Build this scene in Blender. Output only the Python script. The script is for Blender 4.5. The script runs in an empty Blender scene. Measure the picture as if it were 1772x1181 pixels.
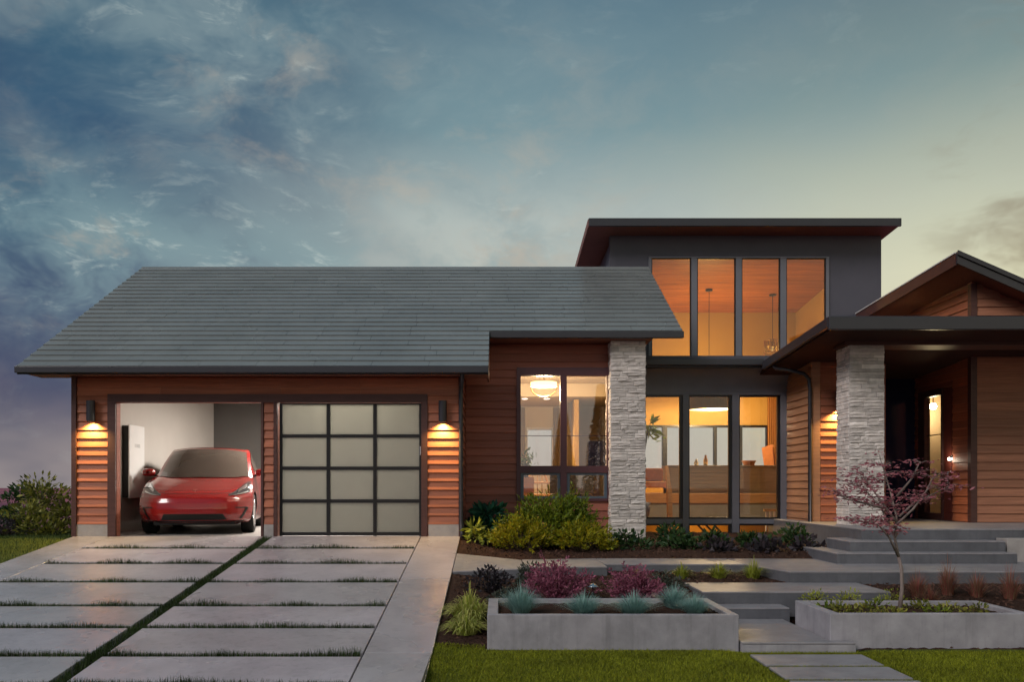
import bpy, bmesh, math, random
import numpy as np
from mathutils import Vector, Matrix
R = math.radians
random.seed(7); rng = np.random.default_rng(11)
sc = bpy.context.scene
C = sc.collection

# ------------------------------------------------------------------ camera
F = 1500.0; VX, VY, W, H, EYE = 863.0, 845.0, 1772.0, 1181.0, 1.6
cam = bpy.data.cameras.new('camera'); camo = bpy.data.objects.new('camera', cam); C.objects.link(camo)
camo.location = (0, 0, EYE); camo.rotation_euler = (R(90), 0, 0)
cam.sensor_width = 36; cam.lens = F / W * 36
cam.shift_x = (W / 2 - VX) / W; cam.shift_y = (VY - H / 2) / W
cam.clip_start = .1; cam.clip_end = 20000
sc.camera = camo
def X(px, Y): return (px - VX) * Y / F          # survey: picture column at depth Y -> metres
def Z(py, Y): return EYE + (VY - py) * Y / F    # survey: picture row at depth Y -> height
# ------------------------------------------------------------------ node helper
class NT:
    def __init__(s, tree): s.t = tree; s.n = tree.nodes; s.l = tree.links
    def new(s, typ, **kw):
        n = s.n.new(typ)
        for k, v in kw.items(): setattr(n, k, v)
        return n
    def put(s, sock, v):
        if v is None: return
        if hasattr(v, 'is_output'): s.l.new(v, sock)
        else:
            if isinstance(v, (tuple, list)) and len(v) == 3 and sock.type == 'RGBA': v = (*v, 1)
            sock.default_value = v
    def math(s, op, a, b=None, c=None, clamp=False):
        n = s.new('ShaderNodeMath', operation=op, use_clamp=clamp)
        s.put(n.inputs[0], a); s.put(n.inputs[1], b); s.put(n.inputs[2], c)
        return n.outputs[0]
    def mix(s, f, a, b, mode='MIX', clamp=False):
        n = s.new('ShaderNodeMix', data_type='RGBA', blend_type=mode); n.clamp_factor = True; n.clamp_result = clamp
        s.put(n.inputs[0], f); s.put(n.inputs[6], a); s.put(n.inputs[7], b)
        return n.outputs[2]
    def noise(s, vec, scale, detail=4, rough=.55, dist=0.):
        n = s.new('ShaderNodeTexNoise'); s.put(n.inputs['Vector'], vec)
        n.inputs['Scale'].default_value = scale; n.inputs['Detail'].default_value = detail
        n.inputs['Roughness'].default_value = rough; n.inputs['Distortion'].default_value = dist
        return n.outputs[0]
    def rng(s, v, a, b, c=0., d=1., smooth=True):
        n = s.new('ShaderNodeMapRange', interpolation_type='SMOOTHSTEP' if smooth else 'LINEAR')
        s.put(n.inputs[0], v)
        for i, q in enumerate((a, b, c, d)): n.inputs[i + 1].default_value = q
        return n.outputs[0]
    def ramp(s, v, stops):
        n = s.new('ShaderNodeValToRGB'); s.put(n.inputs[0], v); e = n.color_ramp.elements
        while len(e) < len(stops): e.new(.5)
        for el, (p, c) in zip(e, stops): el.position = p; el.color = (*c, 1)
        return n.outputs[0]
    def vmul(s, v, k):
        n = s.new('ShaderNodeVectorMath', operation='MULTIPLY'); s.put(n.inputs[0], v); n.inputs[1].default_value = k
        return n.outputs[0]
    def vadd(s, v, k):
        n = s.new('ShaderNodeVectorMath', operation='ADD'); s.put(n.inputs[0], v); s.put(n.inputs[1], k)
        return n.outputs[0]

# ------------------------------------------------------------------ sky, sun, exposure
SUN_EL, SUN_AZ = R(37), R(-47)      # soft last light from the open side, over the driveway
world = bpy.data.worlds.new('World'); sc.world = world; world.use_nodes = True
w = NT(world.node_tree); w.n.clear()
out = w.new('ShaderNodeOutputWorld'); bg = w.new('ShaderNodeBackground'); bg.inputs[1].default_value = 0.094
w.l.new(bg.outputs[0], out.inputs[0])
sky = w.new('ShaderNodeTexSky', sky_type='NISHITA', sun_disc=False)
sky.sun_elevation = R(4); sky.sun_rotation = math.pi + SUN_AZ; sky.air_density = 1.5; sky.ozone_density = 3
d = w.new('ShaderNodeTexCoord').outputs['Generated']
sep = w.new('ShaderNodeSeparateXYZ'); w.l.new(d, sep.inputs[0])
sx, sz = sep.outputs[0], sep.outputs[2]
el = w.rng(sz, 0, .5, 0, 1, False)
# dusk colours by height, for the dark quarter and for the bright quarter
left = w.ramp(el, [(0, (.27, .235, .235)), (.10, (.20, .18, .20)), (.20, (.075, .07, .125)), (.36, (.05, .072, .145)), (.52, (.075, .14, .19)), (.72, (.035, .085, .15)), (1, (.04, .105, .155))])
midc = w.ramp(el, [(0, (.55, .47, .42)), (.2, (.54, .51, .46)), (.42, (.52, .53, .47)), (.58, (.40, .445, .42)), (.76, (.17, .265, .295)), (1, (.092, .165, .215))])
right = w.ramp(el, [(0, (.62, .54, .36)), (.2, (.70, .64, .40)), (.44, (.64, .62, .42)), (.58, (.48, .50, .38)), (.8, (.19, .26, .255)), (1, (.10, .15, .18))])
wob = w.math('MULTIPLY', w.math('SUBTRACT', w.noise(w.vmul(d, (1, 1, 2)), 2.5, 2), .5), .5)
xw = w.math('ADD', sx, wob)
base = w.mix(w.rng(xw, -.44, .02), left, midc)
base = w.mix(w.rng(xw, .12, .52), base, right)
# high broken cloud: a long lit bank drifting across, a mottled low sheet and ragged puffs
dv = w.vmul(d, (1, 1, 1.7))
warp = w.new('ShaderNodeTexNoise'); w.l.new(dv, warp.inputs['Vector']); warp.inputs['Scale'].default_value = 4.5; warp.inputs['Detail'].default_value = 4
wv = w.vadd(dv, w.vmul(warp.outputs[1], (.15, .15, .15)))
n1 = w.noise(wv, 5.5, 5, .64); n2 = w.noise(w.vadd(wv, (5, 2, 1)), 2.6, 4, .60); n3 = w.noise(w.vadd(w.vmul(wv, (1, 1, 1.8)), (1, 7, 3)), 21, 4, .68)
n4 = w.noise(w.vadd(wv, (2.4, 8.1, 4.7)), 8.5, 5, .64)
def gauss(v, c, wd): q = w.math('DIVIDE', w.math('SUBTRACT', v, c), wd); return w.math('POWER', 2.718, w.math('MULTIPLY', w.math('MULTIPLY', q, q), -1.))
ln = w.math('ADD', w.math('MULTIPLY_ADD', sx, .44, sz), w.math('MULTIPLY', w.math('SUBTRACT', n2, .5), .35))
bank = w.math('MULTIPLY', gauss(ln, .315, .11), w.rng(sx, -.02, .2, 1, .15))
low = w.math('MULTIPLY', gauss(w.math('ADD', sz, w.math('MULTIPLY', w.math('SUBTRACT', n2, .5), .2)), .245, .05), w.rng(sx, -.05, .15, 1, 0))
lm = w.rng(sx, -.50, .12, 1, .0)
dark = w.math('MULTIPLY', w.rng(n2, .44, .60), w.math('MULTIPLY', lm, .9))
c1 = w.mix(dark, base, w.mix(.6, base, (.04, .06, .115)))
cov = w.math('MULTIPLY', w.rng(n1, .36, .64), w.math('MULTIPLY_ADD', bank, .62, .20))
c2 = w.mix(w.math('MULTIPLY', w.math('MULTIPLY', cov, w.rng(sz, .06, .17)), w.rng(sx, .0, .3, 1, .35)), c1, w.mix(.75, c1, (.23, .30, .315)))
tl = w.math('MULTIPLY', w.math('MULTIPLY', low, w.rng(n1, .38, .60)), .85)
c2 = w.mix(tl, c2, w.mix(.7, c2, (.21, .31, .33)))
puff = w.math('MULTIPLY', w.rng(n4, .46, .72), w.math('MULTIPLY_ADD', bank, .62, .10))
puff = w.math('ADD', puff, w.math('MULTIPLY', w.math('MULTIPLY', low, w.rng(n4, .54, .70)), .7))
c3 = w.mix(puff, c2, w.mix(.62, c2, (.44, .38, .31)))
mott = w.math('MULTIPLY', w.rng(n3, .52, .72), w.math('MULTIPLY', w.rng(n1, .42, .58), w.math('ADD', w.math('MULTIPLY_ADD', low, .75, .08), w.math('MULTIPLY', bank, .4))))
c4 = w.mix(mott, c3, w.mix(.6, c3, (.52, .58, .54)))
bn = w.noise(w.vadd(w.vmul(wv, (1, 1, 1.25)), (9.6, 3.3, 4)), 4.2, 5, .64)
edge = w.math('ADD', bn, w.math('MULTIPLY', gauss(sz, .30, .09), .10))
brown = w.math('MULTIPLY', w.rng(edge, .49, .66), w.rng(sx, .38, .52))
c5 = w.mix(brown, c4, w.mix(.66, c4, (.22, .17, .115)))
final = w.mix(.05, w.mix(1., c5, (10, 10, 10), 'MULTIPLY'), sky.outputs[0])
w.l.new(final, bg.inputs[0])
world.cycles.sampling_method = 'MANUAL'; world.cycles.sample_map_resolution = 256
sun = bpy.data.lights.new('sun', 'SUN'); suno = bpy.data.objects.new('sun', sun); C.objects.link(suno)
sun.energy = 1.5; sun.angle = R(24); sun.color = (1, .92, .90)
sd = Vector((math.sin(SUN_AZ) * math.cos(SUN_EL), -math.cos(SUN_AZ) * math.cos(SUN_EL), math.sin(SUN_EL)))
suno.rotation_euler = (-sd).to_track_quat('-Z', 'Y').to_euler(); suno.location = sd * 60
sc.view_settings.view_transform = 'Standard'; sc.view_settings.look = 'None'
sc.view_settings.exposure = .32; sc.view_settings.gamma = 1; sc.view_settings.use_curve_mapping = False
sc.render.engine = 'CYCLES'; sc.cycles.use_denoising = True
sc.cycles.max_bounces = 5; sc.cycles.diffuse_bounces = 2; sc.cycles.glossy_bounces = 3; sc.cycles.transparent_max_bounces = 12
sc.cycles.use_adaptive_sampling = True; sc.cycles.adaptive_threshold = .03; sc.cycles.sample_clamp_indirect = 4
sc.cycles.caustics_reflective = False; sc.cycles.caustics_refractive = False

# ------------------------------------------------------------------ materials
MATS = {}

def mat(name, col, rough=.6, spec=.4, metal=0., nscale=0, namt=.2, stretch=(1, 1, 1), bump=0., bscale=None, objvar=0., island=0., col2=None, emit=None, estr=0., trans=0., rvar=0., coat=0., wear=0.):
    m = bpy.data.materials.new(name); m.use_nodes = True; t = NT(m.node_tree)
    b = t.n['Principled BSDF']; b.inputs['Roughness'].default_value = rough; b.inputs['Metallic'].default_value = metal
    b.inputs['Specular IOR Level'].default_value = spec; b.inputs['Coat Weight'].default_value = coat
    b.inputs['Coat Roughness'].default_value = .05
    c = (*col, 1); pos = t.new('ShaderNodeNewGeometry')
    vec = t.vmul(pos.outputs['Position'], stretch)
    if objvar or island:
        r = t.new('ShaderNodeObjectInfo').outputs['Random'] if objvar else pos.outputs['Random Per Island']
        k = t.math('MULTIPLY_ADD', r, 2 * (objvar or island), 1 - (objvar or island))
        n = t.new('ShaderNodeCombineColor'); [t.l.new(k, i) for i in n.inputs[:3]]
        c = t.mix(1., c, n.outputs[0], 'MULTIPLY')
        if col2: c = t.mix(t.math('FRACT', t.math('MULTIPLY', r, 7.31)), c, col2)
    elif col2 and nscale: c = t.mix(t.rng(t.noise(vec, nscale * .31, 5, .6), .38, .62), c, col2)
    if nscale:
        nz = t.noise(vec, nscale, 6, .62)
        k = t.rng(nz, .25, .75, 1 - namt, 1 + namt, False)
        n = t.new('ShaderNodeCombineColor'); [t.l.new(k, i) for i in n.inputs[:3]]
        c = t.mix(1., c, n.outputs[0], 'MULTIPLY')
        if rvar: t.l.new(t.rng(t.noise(vec, nscale * .23, 4), .3, .7, rough - rvar, rough + rvar), b.inputs['Roughness'])
    t.put(b.inputs['Base Color'], c)
    if bump:
        bp = t.new('ShaderNodeBump'); bp.inputs['Strength'].default_value = bump; bp.inputs['Distance'].default_value = .02
        t.l.new(t.noise(vec, bscale or nscale * 2, 5, .65), bp.inputs['Height']); t.l.new(bp.outputs[0], b.inputs['Normal'])
    if wear:        # water streaks, rubbed patches and air holes of cast concrete
        k = t.rng(t.noise(t.vmul(pos.outputs['Position'], (5, 5, .5)), 2.2, 5, .6), .52, .72, 1, 1 - wear, False)
        k2 = t.rng(t.noise(pos.outputs['Position'], .55, 7, .68), .42, .62, 1 - wear * .7, 1.05, False)
        vo = t.new('ShaderNodeTexVoronoi'); vo.inputs['Scale'].default_value = 26; t.l.new(pos.outputs['Position'], vo.inputs['Vector'])
        pit = t.math('MULTIPLY', t.rng(vo.outputs['Distance'], .05, .12, .0, 1.), 1.)
        keep = t.math('MAXIMUM', pit, t.rng(t.noise(pos.outputs['Position'], 9, 2), .44, .50))
        kk = t.math('MULTIPLY', t.math('MULTIPLY', k, k2), t.math('MULTIPLY_ADD', keep, .35, .65))
        n = t.new('ShaderNodeCombineColor'); [t.l.new(kk, i) for i in n.inputs[:3]]
        c = t.mix(1., c, n.outputs[0], 'MULTIPLY'); t.put(b.inputs['Base Color'], c)
    if emit: b.inputs['Emission Color'].default_value = (*emit, 1); b.inputs['Emission Strength'].default_value = estr
    if trans:
        o = t.n['Material Output']; tr = t.new('ShaderNodeBsdfTranslucent'); t.put(tr.inputs[0], c)
        mx = t.new('ShaderNodeMixShader'); mx.inputs[0].default_value = trans
        t.l.new(b.outputs[0], mx.inputs[1]); t.l.new(tr.outputs[0], mx.inputs[2]); t.l.new(mx.outputs[0], o.inputs[0])
    MATS[name] = m
    return m
def glass(name, tint=(1, 1, 1), refl=.05, ior=1.5):
    m = bpy.data.materials.new(name); m.use_nodes = True; t = NT(m.node_tree); t.n.remove(t.n['Principled BSDF'])
    a = t.new('ShaderNodeBsdfTransparent'); a.inputs[0].default_value = (*tint, 1)
    g = t.new('ShaderNodeBsdfGlossy'); g.inputs['Roughness'].default_value = .01
    ge = t.new('ShaderNodeNewGeometry'); dp = t.new('ShaderNodeVectorMath', operation='DOT_PRODUCT'); t.l.new(ge.outputs['Normal'], dp.inputs[0]); t.l.new(ge.outputs['Incoming'], dp.inputs[1])
    k = t.math('POWER', t.math('SUBTRACT', 1., t.math('ABSOLUTE', dp.outputs['Value'])), 5.)      # Schlick, same from both sides
    mx = t.new('ShaderNodeMixShader'); t.l.new(t.math('MULTIPLY_ADD', k, .5, refl, clamp=True), mx.inputs[0])
    t.l.new(a.outputs[0], mx.inputs[1]); t.l.new(g.outputs[0], mx.inputs[2]); t.l.new(mx.outputs[0], t.n['Material Output'].inputs[0])
    MATS[name] = m
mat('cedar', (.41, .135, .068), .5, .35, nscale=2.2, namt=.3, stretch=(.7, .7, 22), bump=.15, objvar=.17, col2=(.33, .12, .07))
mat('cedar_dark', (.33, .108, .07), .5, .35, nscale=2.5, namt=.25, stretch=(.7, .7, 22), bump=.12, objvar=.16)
mat('cedar_brown', (.37, .16, .092), .5, .35, nscale=2.2, namt=.28, stretch=(.7, .7, 22), bump=.15, objvar=.14)
mat('cedar_tan', (.36, .18, .10), .5, .35, nscale=2.2, namt=.25, stretch=(.7, .7, 22), bump=.15, objvar=.12)
mat('trim', (.085, .036, .03), .5, nscale=3, namt=.2, stretch=(1, 1, 8))
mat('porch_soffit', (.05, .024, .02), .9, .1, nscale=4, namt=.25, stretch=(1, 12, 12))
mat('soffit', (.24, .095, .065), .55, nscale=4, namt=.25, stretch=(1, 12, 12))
mat('wallpaint', (.095, .094, .115), .45, .3, nscale=1.5, namt=.1)
mat('gutter', (.036, .035, .042), .35, .5, nscale=2, namt=.12)
mat('frame_grey', (.17, .175, .20), .4, .5, nscale=3, namt=.08)
mat('frame_black', (.012, .011, .011), .35, .5, nscale=3, namt=.1)
mat('frame_blue', (.10, .13, .165), .4, .5, nscale=3, namt=.1)
mat('frame_plum', (.10, .034, .042), .4, .5, nscale=3, namt=.1)
mat('tile', (.195, .207, .202), .27, .55, nscale=.9, namt=.16, bump=.05, bscale=60, objvar=.06, rvar=.07)
mat('deck', (.03, .03, .032), .8)
mat('concrete', (.46, .41, .437), .27, .5, nscale=2.4, namt=.13, bump=.12, bscale=90, col2=(.38, .355, .36), objvar=.045, rvar=.1, wear=.16)
mat('concrete_shaded', (.12, .122, .135), .55, .4, nscale=5, namt=.2, bump=.12, bscale=70, wear=.2)  # darker copy of the step concrete: shade on upright faces painted in
mat('concrete_lit', (.27, .255, .265), .5, .4, nscale=4, namt=.18, bump=.12, bscale=70, wear=.18)  # lit copy of the step concrete, for the top faces
mat('concrete_grey', (.38, .36, .385), .6, .35, nscale=3.5, namt=.22, bump=.12, bscale=60, col2=(.29, .28, .30), wear=.22)
mat('plinth', (.36, .33, .31), .7, nscale=6, namt=.18, bump=.2, bscale=50)
mat('stone', (.73, .665, .61), .75, .3, nscale=9, namt=.22, bump=.35, bscale=45, objvar=.24, col2=(.52, .47, .43))
mat('stone_core', (.24, .22, .20), .9, nscale=14, namt=.3)
mat('stone_side', (.73, .665, .61), .75, .3, nscale=9, namt=.22, bump=.35, bscale=45, island=.18)
mat('soil', (.055, .03, .022), .95, .1, nscale=30, namt=.5, bump=.9, bscale=70)
mat('chip', (.085, .045, .032), .9, .15, island=.55)
mat('turf', (.08, .10, .012), .9, .15, nscale=6, namt=.35, bump=.6, bscale=120)
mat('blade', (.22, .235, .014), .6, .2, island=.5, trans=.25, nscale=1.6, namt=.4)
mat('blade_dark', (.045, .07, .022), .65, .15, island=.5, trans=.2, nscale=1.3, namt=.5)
mat('heath', (.36, .13, .16), .95, .05, nscale=.05, namt=.4, stretch=(1, .5, 1), col2=(.20, .085, .125))
mat('metal_dark', (.022, .02, .026), .4, .5, nscale=8, namt=.1)
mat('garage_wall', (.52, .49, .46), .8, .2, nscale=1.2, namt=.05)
mat('garage_back_shaded', (.13, .125, .12), .8, .2, nscale=1.2, namt=.06)  # darker grey stands in for the weak light at the back wall
mat('garage_floor', (.30, .28, .27), .45, .4, nscale=2.5, namt=.15)
mat('room_wall', (.56, .34, .10), .8, .2, nscale=1, namt=.05)
mat('room_cream', (.66, .54, .38), .8, .2, nscale=1, namt=.05)
mat('room_ceiling', (.42, .135, .026), .5, .3, nscale=1.6, namt=.35, stretch=(.5, 6, 6), objvar=.12)
mat('oak', (.50, .27, .11), .4, .4, nscale=3, namt=.3, stretch=(1, 14, 14))
mat('cabinet', (.36, .30, .21), .5, .3, nscale=3, namt=.15, stretch=(1, 1, 9))
mat('grey_panel', (.30, .30, .26), .7, nscale=2, namt=.1)
mat('white_paint', (.72, .70, .68), .5, .4, nscale=2, namt=.04)
mat('white_gloss', (.80, .80, .80), .22, .5, nscale=2, namt=.03)
mat('fabric', (.12, .125, .135), .9, .1, nscale=40, namt=.3)
mat('curtain_warm', (.55, .26, .08), .9, .1, nscale=20, namt=.15, trans=.3)
mat('curtain', (.32, .22, .12), .9, .1, nscale=20, namt=.15)
mat('leather', (.42, .16, .06), .5, .4, nscale=10, namt=.2)
mat('door_wood', (.16, .04, .028), .4, .5, nscale=3, namt=.3, stretch=(12, 12, .6))
mat('night_glass', (.012, .013, .04), .08, .5, nscale=2, namt=.1)
mat('shade', (.16, .12, .06), .8, nscale=30, namt=.1, trans=.3)
mat('steel', (.6, .6, .62), .25, .5, metal=1, nscale=5, namt=.05)
mat('brass', (.5, .35, .15), .3, .5, metal=1, nscale=5, namt=.05)
mat('glow_soft', (1, .8, .5), .5, nscale=3, namt=.02, emit=(1, .75, .36), estr=1.6)
mat('glow_warm', (1, .8, .5), .5, nscale=3, namt=.02, emit=(1, .62, .22), estr=4)
mat('glow_white', (1, .9, .8), .5, nscale=3, namt=.02, emit=(1, .9, .74), estr=9)
mat('glow_star', (1, .9, .7), .5, nscale=3, namt=.02, emit=(1, .80, .45), estr=30)
mat('glow_panel', (1, .95, .9), .5, nscale=3, namt=.02, emit=(1, .9, .78), estr=4)
mat('carpaint', (.29, .008, .008), .22, .5, nscale=40, namt=.04, coat=1.)
mat('rubber', (.012, .012, .012), .7, .3, nscale=30, namt=.2)
mat('black_plastic', (.008, .008, .008), .4, .4, nscale=20, namt=.1)
mat('car_glass', (.075, .06, .05), .08, .6, nscale=2, namt=.05, coat=.4)
mat('lamp_lens', (.05, .055, .06), .1, .7, nscale=6, namt=.2, coat=.6)
mat('lamp_chrome', (.7, .72, .75), .15, .5, metal=1, nscale=6, namt=.05)
mat('frost', (.38, .38, .355), .40, .35, nscale=2, namt=.03, trans=.80)
mat('bark', (.24, .19, .17), .8, .2, nscale=20, namt=.3, stretch=(1, 1, .3), bump=.3)
mat('twig', (.07, .05, .035), .85, .2, nscale=20, namt=.3)
def leafmat(name, c, c2, var=.45, tr=.25): mat(name, c, .5, .3, island=var, col2=c2, trans=tr)
leafmat('leaf_green', (.075, .13, .014), (.20, .24, .014))
leafmat('leaf_gold', (.20, .24, .012), (.38, .30, .012))
leafmat('leaf_teal', (.016, .085, .055), (.03, .12, .065))
leafmat('leaf_dark', (.02, .055, .022), (.05, .10, .025))
leafmat('leaf_lime', (.26, .30, .03), (.38, .40, .07))
leafmat('leaf_plum', (.22, .055, .10), (.38, .13, .19))
leafmat('leaf_dusky', (.03, .028, .032), (.065, .05, .06))  # dark dusky foliage, the plants' own colour
leafmat('leaf_grey', (.05, .06, .045), (.12, .13, .10))
leafmat('leaf_blue', (.21, .37, .34), (.33, .50, .45))
leafmat('leaf_straw', (.36, .42, .06), (.52, .48, .16))
leafmat('leaf_rust', (.34, .09, .08), (.30, .20, .11))
leafmat('leaf_maple', (.28, .065, .095), (.46, .19, .21))
leafmat('leaf_olive', (.07, .095, .018), (.32, .30, .05))
leafmat('leaf_conifer', (.02, .03, .015), (.03, .04, .02))
glass('pane', (.97, .98, .97), .05); glass('pane_strong', (.95, .95, .95), .14)

# ------------------------------------------------------------------ mesh helpers
class MB:
    def __init__(s): s.v = []; s.f = []
    def add(s, v, f):
        o = len(s.v); s.v += [tuple(p) for p in v]; s.f += [tuple(i + o for i in q) for q in f]; return s
    def box(s, x0, x1, y0, y1, z0, z1):
        v = [(x, y, z) for z in (z0, z1) for y in (y0, y1) for x in (x0, x1)]
        return s.add(v, [(0, 2, 3, 1), (4, 5, 7, 6), (0, 1, 5, 4), (2, 6, 7, 3), (0, 4, 6, 2), (1, 3, 7, 5)])
    def quad(s, a, b, c, dd): return s.add([a, b, c, dd], [(0, 1, 2, 3)])
    def prism(s, poly, z0, z1):        # poly anticlockwise seen from above
        n = len(poly)
        zt = (lambda p: z1(p) if callable(z1) else z1); zb = (lambda p: z0(p) if callable(z0) else z0)
        v = [(p[0], p[1], zb(p)) for p in poly] + [(p[0], p[1], zt(p)) for p in poly]
        return s.add(v, [tuple(range(n))[::-1], tuple(range(n, 2 * n))] + [(i, (i + 1) % n, n + (i + 1) % n, n + i) for i in range(n)])
    def tube(s, pts, rad, n=8, cap=True):
        pts = [Vector(p) for p in pts]; o = len(s.v); m = len(pts)
        if not hasattr(rad, '__len__'): rad = [rad] * m
        up = Vector((.13, .21, 1)).normalized(); 
        for i, p in enumerate(pts):
            dr = (pts[min(i + 1, m - 1)] - pts[max(i - 1, 0)]).normalized()
            a = dr.cross(up if abs(dr.dot(up)) < .95 else Vector((1, .1, 0))).normalized(); b = dr.cross(a)
            for k in range(n):
                q = p + (a * math.cos(2 * math.pi * k / n) + b * math.sin(2 * math.pi * k / n)) * rad[i]; s.v.append(tuple(q))
        for i in range(m - 1):
            for k in range(n):
                k2 = (k + 1) % n; s.f.append((o + i * n + k, o + i * n + k2, o + (i + 1) * n + k2, o + (i + 1) * n + k))
        if cap: s.f.append(tuple(o + k for k in range(n))[::-1]); s.f.append(tuple(o + (m - 1) * n + k for k in range(n)))
        return s
    def lathe(s, prof, c=(0, 0, 0), n=24):
        o = len(s.v)
        for r, z in prof:
            for k in range(n): s.v.append((c[0] + r * math.cos(2 * math.pi * k / n), c[1] + r * math.sin(2 * math.pi * k / n), c[2] + z))
        for i in range(len(prof) - 1):
            for k in range(n):
                k2 = (k + 1) % n; s.f.append((o + i * n + k, o + i * n + k2, o + (i + 1) * n + k2, o + (i + 1) * n + k))
        return s
    def grid(s, P, flip=False):        # P: rows of points
        o = len(s.v); r, c = len(P), len(P[0])
        for row in P: s.v += [tuple(p) for p in row]
        for i in range(r - 1):
            for j in range(c - 1):
                q = (o + i * c + j, o + i * c + j + 1, o + (i + 1) * c + j + 1, o + (i + 1) * c + j)
                s.f.append(q[::-1] if flip else q)
        return s
    def mesh(s, name):
        m = bpy.data.meshes.new(name); m.from_pydata(s.v, [], s.f); m.update(); return m
def tag(o, label=None, cat=None, group=None, kind=None):
    for k, v in (('label', label), ('category', cat), ('group', group), ('kind', kind)):
        if v: o[k] = v
    return o
def thing(name, loc, label, cat, group=None, rotz=0):
    o = bpy.data.objects.new(name, None); C.objects.link(o); o.location = loc; o.rotation_euler = (0, 0, rotz)
    o.empty_display_size = .2
    return tag(o, label, cat, group)
def ob(name, mb, m, parent=None, smooth=False, bevel=0, local=False, kind=None):
    me = mb.mesh(name) if isinstance(mb, MB) else mb
    if m and not len(me.materials): me.materials.append(MATS[m])
    if smooth: me.polygons.foreach_set('use_smooth', [True] * len(me.polygons))
    o = bpy.data.objects.new(name, me); C.objects.link(o)
    if parent is not None:
        o.parent = parent
        if not local and parent.type == 'EMPTY': o.matrix_parent_inverse = Matrix.Translation(-parent.location)
    if bevel:
        bv = o.modifiers.new('bevel', 'BEVEL'); bv.width = bevel; bv.segments = 2; bv.limit_method = 'ANGLE'
    if kind: o['kind'] = kind
    return o
def struct(name, mb, m, **kw): return ob(name, mb, m, kind='structure', **kw)
def lamp(name, parent, typ, loc, energy, col, rad=.08, **kw):
    l = bpy.data.lights.new(name, typ); l.energy = energy; l.color = col
    if typ in ('POINT', 'SPOT'): l.shadow_soft_size = rad
    for k, v in kw.items():
        if k != 'rot': setattr(l, k, v)
    o = bpy.data.objects.new(name, l); C.objects.link(o); o.location = loc; o.rotation_euler = kw.get('rot', (0, 0, 0))
    o.parent = parent; o.matrix_parent_inverse = Matrix.Translation(-parent.location)
    return o
def npmesh(name, V, Fq, m):
    me = bpy.data.meshes.new(name); k = Fq.shape[1]; nf = len(Fq)
    me.vertices.add(len(V)); me.vertices.foreach_set('co', V.astype(np.float32).ravel())
    me.loops.add(nf * k); me.loops.foreach_set('vertex_index', Fq.astype(np.int32).ravel())
    me.polygons.add(nf); me.polygons.foreach_set('loop_start', np.arange(nf, dtype=np.int32) * k)
    me.update(calc_edges=True); me.validate(); me.materials.append(MATS[m]); return me
def unit(a): return a / np.maximum(np.linalg.norm(a, axis=-1, keepdims=True), 1e-9)
def leaves(P, A, size, aspect, m, name='foliage', fold=.25):
    """one folded two-triangle leaf per point P growing along A"""
    n = len(P); A = unit(A); S = unit(np.cross(A, unit(rng.normal(size=(n, 3))))); N = np.cross(A, S)
    L = (size * rng.uniform(.6, 1.25, n))[:, None]; Wd = L * aspect
    b = P; t = P + A * L; l = P + A * L * .48 + S * Wd * .5 + N * L * fold * .4; r = P + A * L * .48 - S * Wd * .5 + N * L * fold * .4
    V = np.stack([b, l, t, r], 1).reshape(-1, 3); i = np.arange(n) * 4
    Fq = np.concatenate([np.stack([i, i + 2, i + 1], 1), np.stack([i, i + 3, i + 2], 1)])
    return npmesh(name, V, Fq, m)
def blades(base, dirn, h, spread, wd, m, name='blades', seg=4, droop=1.):
    """arching grass blades: base N,3; dirn N,2 ; h N ; spread N"""
    n = len(base); V = []; 
    side = np.stack([-dirn[:, 1], dirn[:, 0], np.zeros(n)], 1)
    for k in range(seg + 1):
        t = k / seg; out_ = spread * t ** 1.6; up = h * (t - np.asarray(droop) * .38 * t ** 3)
        c = base + np.stack([dirn[:, 0] * out_, dirn[:, 1] * out_, up], 1)
        ww = (wd * (1 - t) ** .7 * .5)[:, None] if k < seg else np.zeros((n, 1)) + .0004
        V += [c - side * ww, c + side * ww]
    V = np.stack(V, 1); per = V.shape[1]; V = V.reshape(-1, 3); i = np.arange(n) * per
    Fq = np.concatenate([np.stack([i + 2 * k, i + 2 * k + 1, i + 2 * k + 3, i + 2 * k + 2], 1) for k in range(seg)])
    return npmesh(name, V, Fq, m)

# ------------------------------------------------------------------ ground
def sstep(a, b, x): t = np.clip((np.asarray(x, float) - a) / (b - a), 0, 1); return t * t * (3 - 2 * t)
GZ = .82                                           # garage floor
def zdrive(y): return GZ - .1267 * (14 - np.clip(y, 7.0, 14.0))
def zgarden(x, y):
    x = np.asarray(x, float); y = np.asarray(y, float)
    g = np.interp(y, [0, 8.3, 9.6, 11.2, 12.9, 13.4, 15.6, 17], [.04, .04, .24, .38, .46, .60, .70, .72])
    e = np.where(y < 8, np.minimum(zdrive(y) - .01, .04), zdrive(y) - .03)
    g = np.where((x > 2.2) & (x < 3.5) & (y < 10.15), np.minimum(g, .03), g)
    return e + (g - e) * sstep(-.62, .05, x)
def zleft(x, y):
    x = np.asarray(x, float); y = np.asarray(y, float)
    g = zdrive(y) - .03 - .25 * sstep(-7.5, -14, x)
    return g - (g + .5) * np.maximum(sstep(-12, -24, x), sstep(17, 26, y))
def field(fn, xs, ys, jit=0.):
    P = []
    for y in ys:
        zz = fn(np.array(xs), np.full(len(xs), y)); P.append([(x, y, z + random.uniform(-jit, jit)) for x, z in zip(xs, zz)])
    return MB().grid(P)
struct('heath', MB().quad((-6000, -3000, -.6), (6000, -3000, -.6), (6000, 9000, -.6), (-6000, 9000, -.6)), 'heath')
struct('lawn', field(zgarden, np.concatenate([np.linspace(-.63, 6, 40), np.linspace(6.5, 16, 12)]), np.linspace(-4, 8.33, 50)), 'turf', smooth=True)
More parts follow.
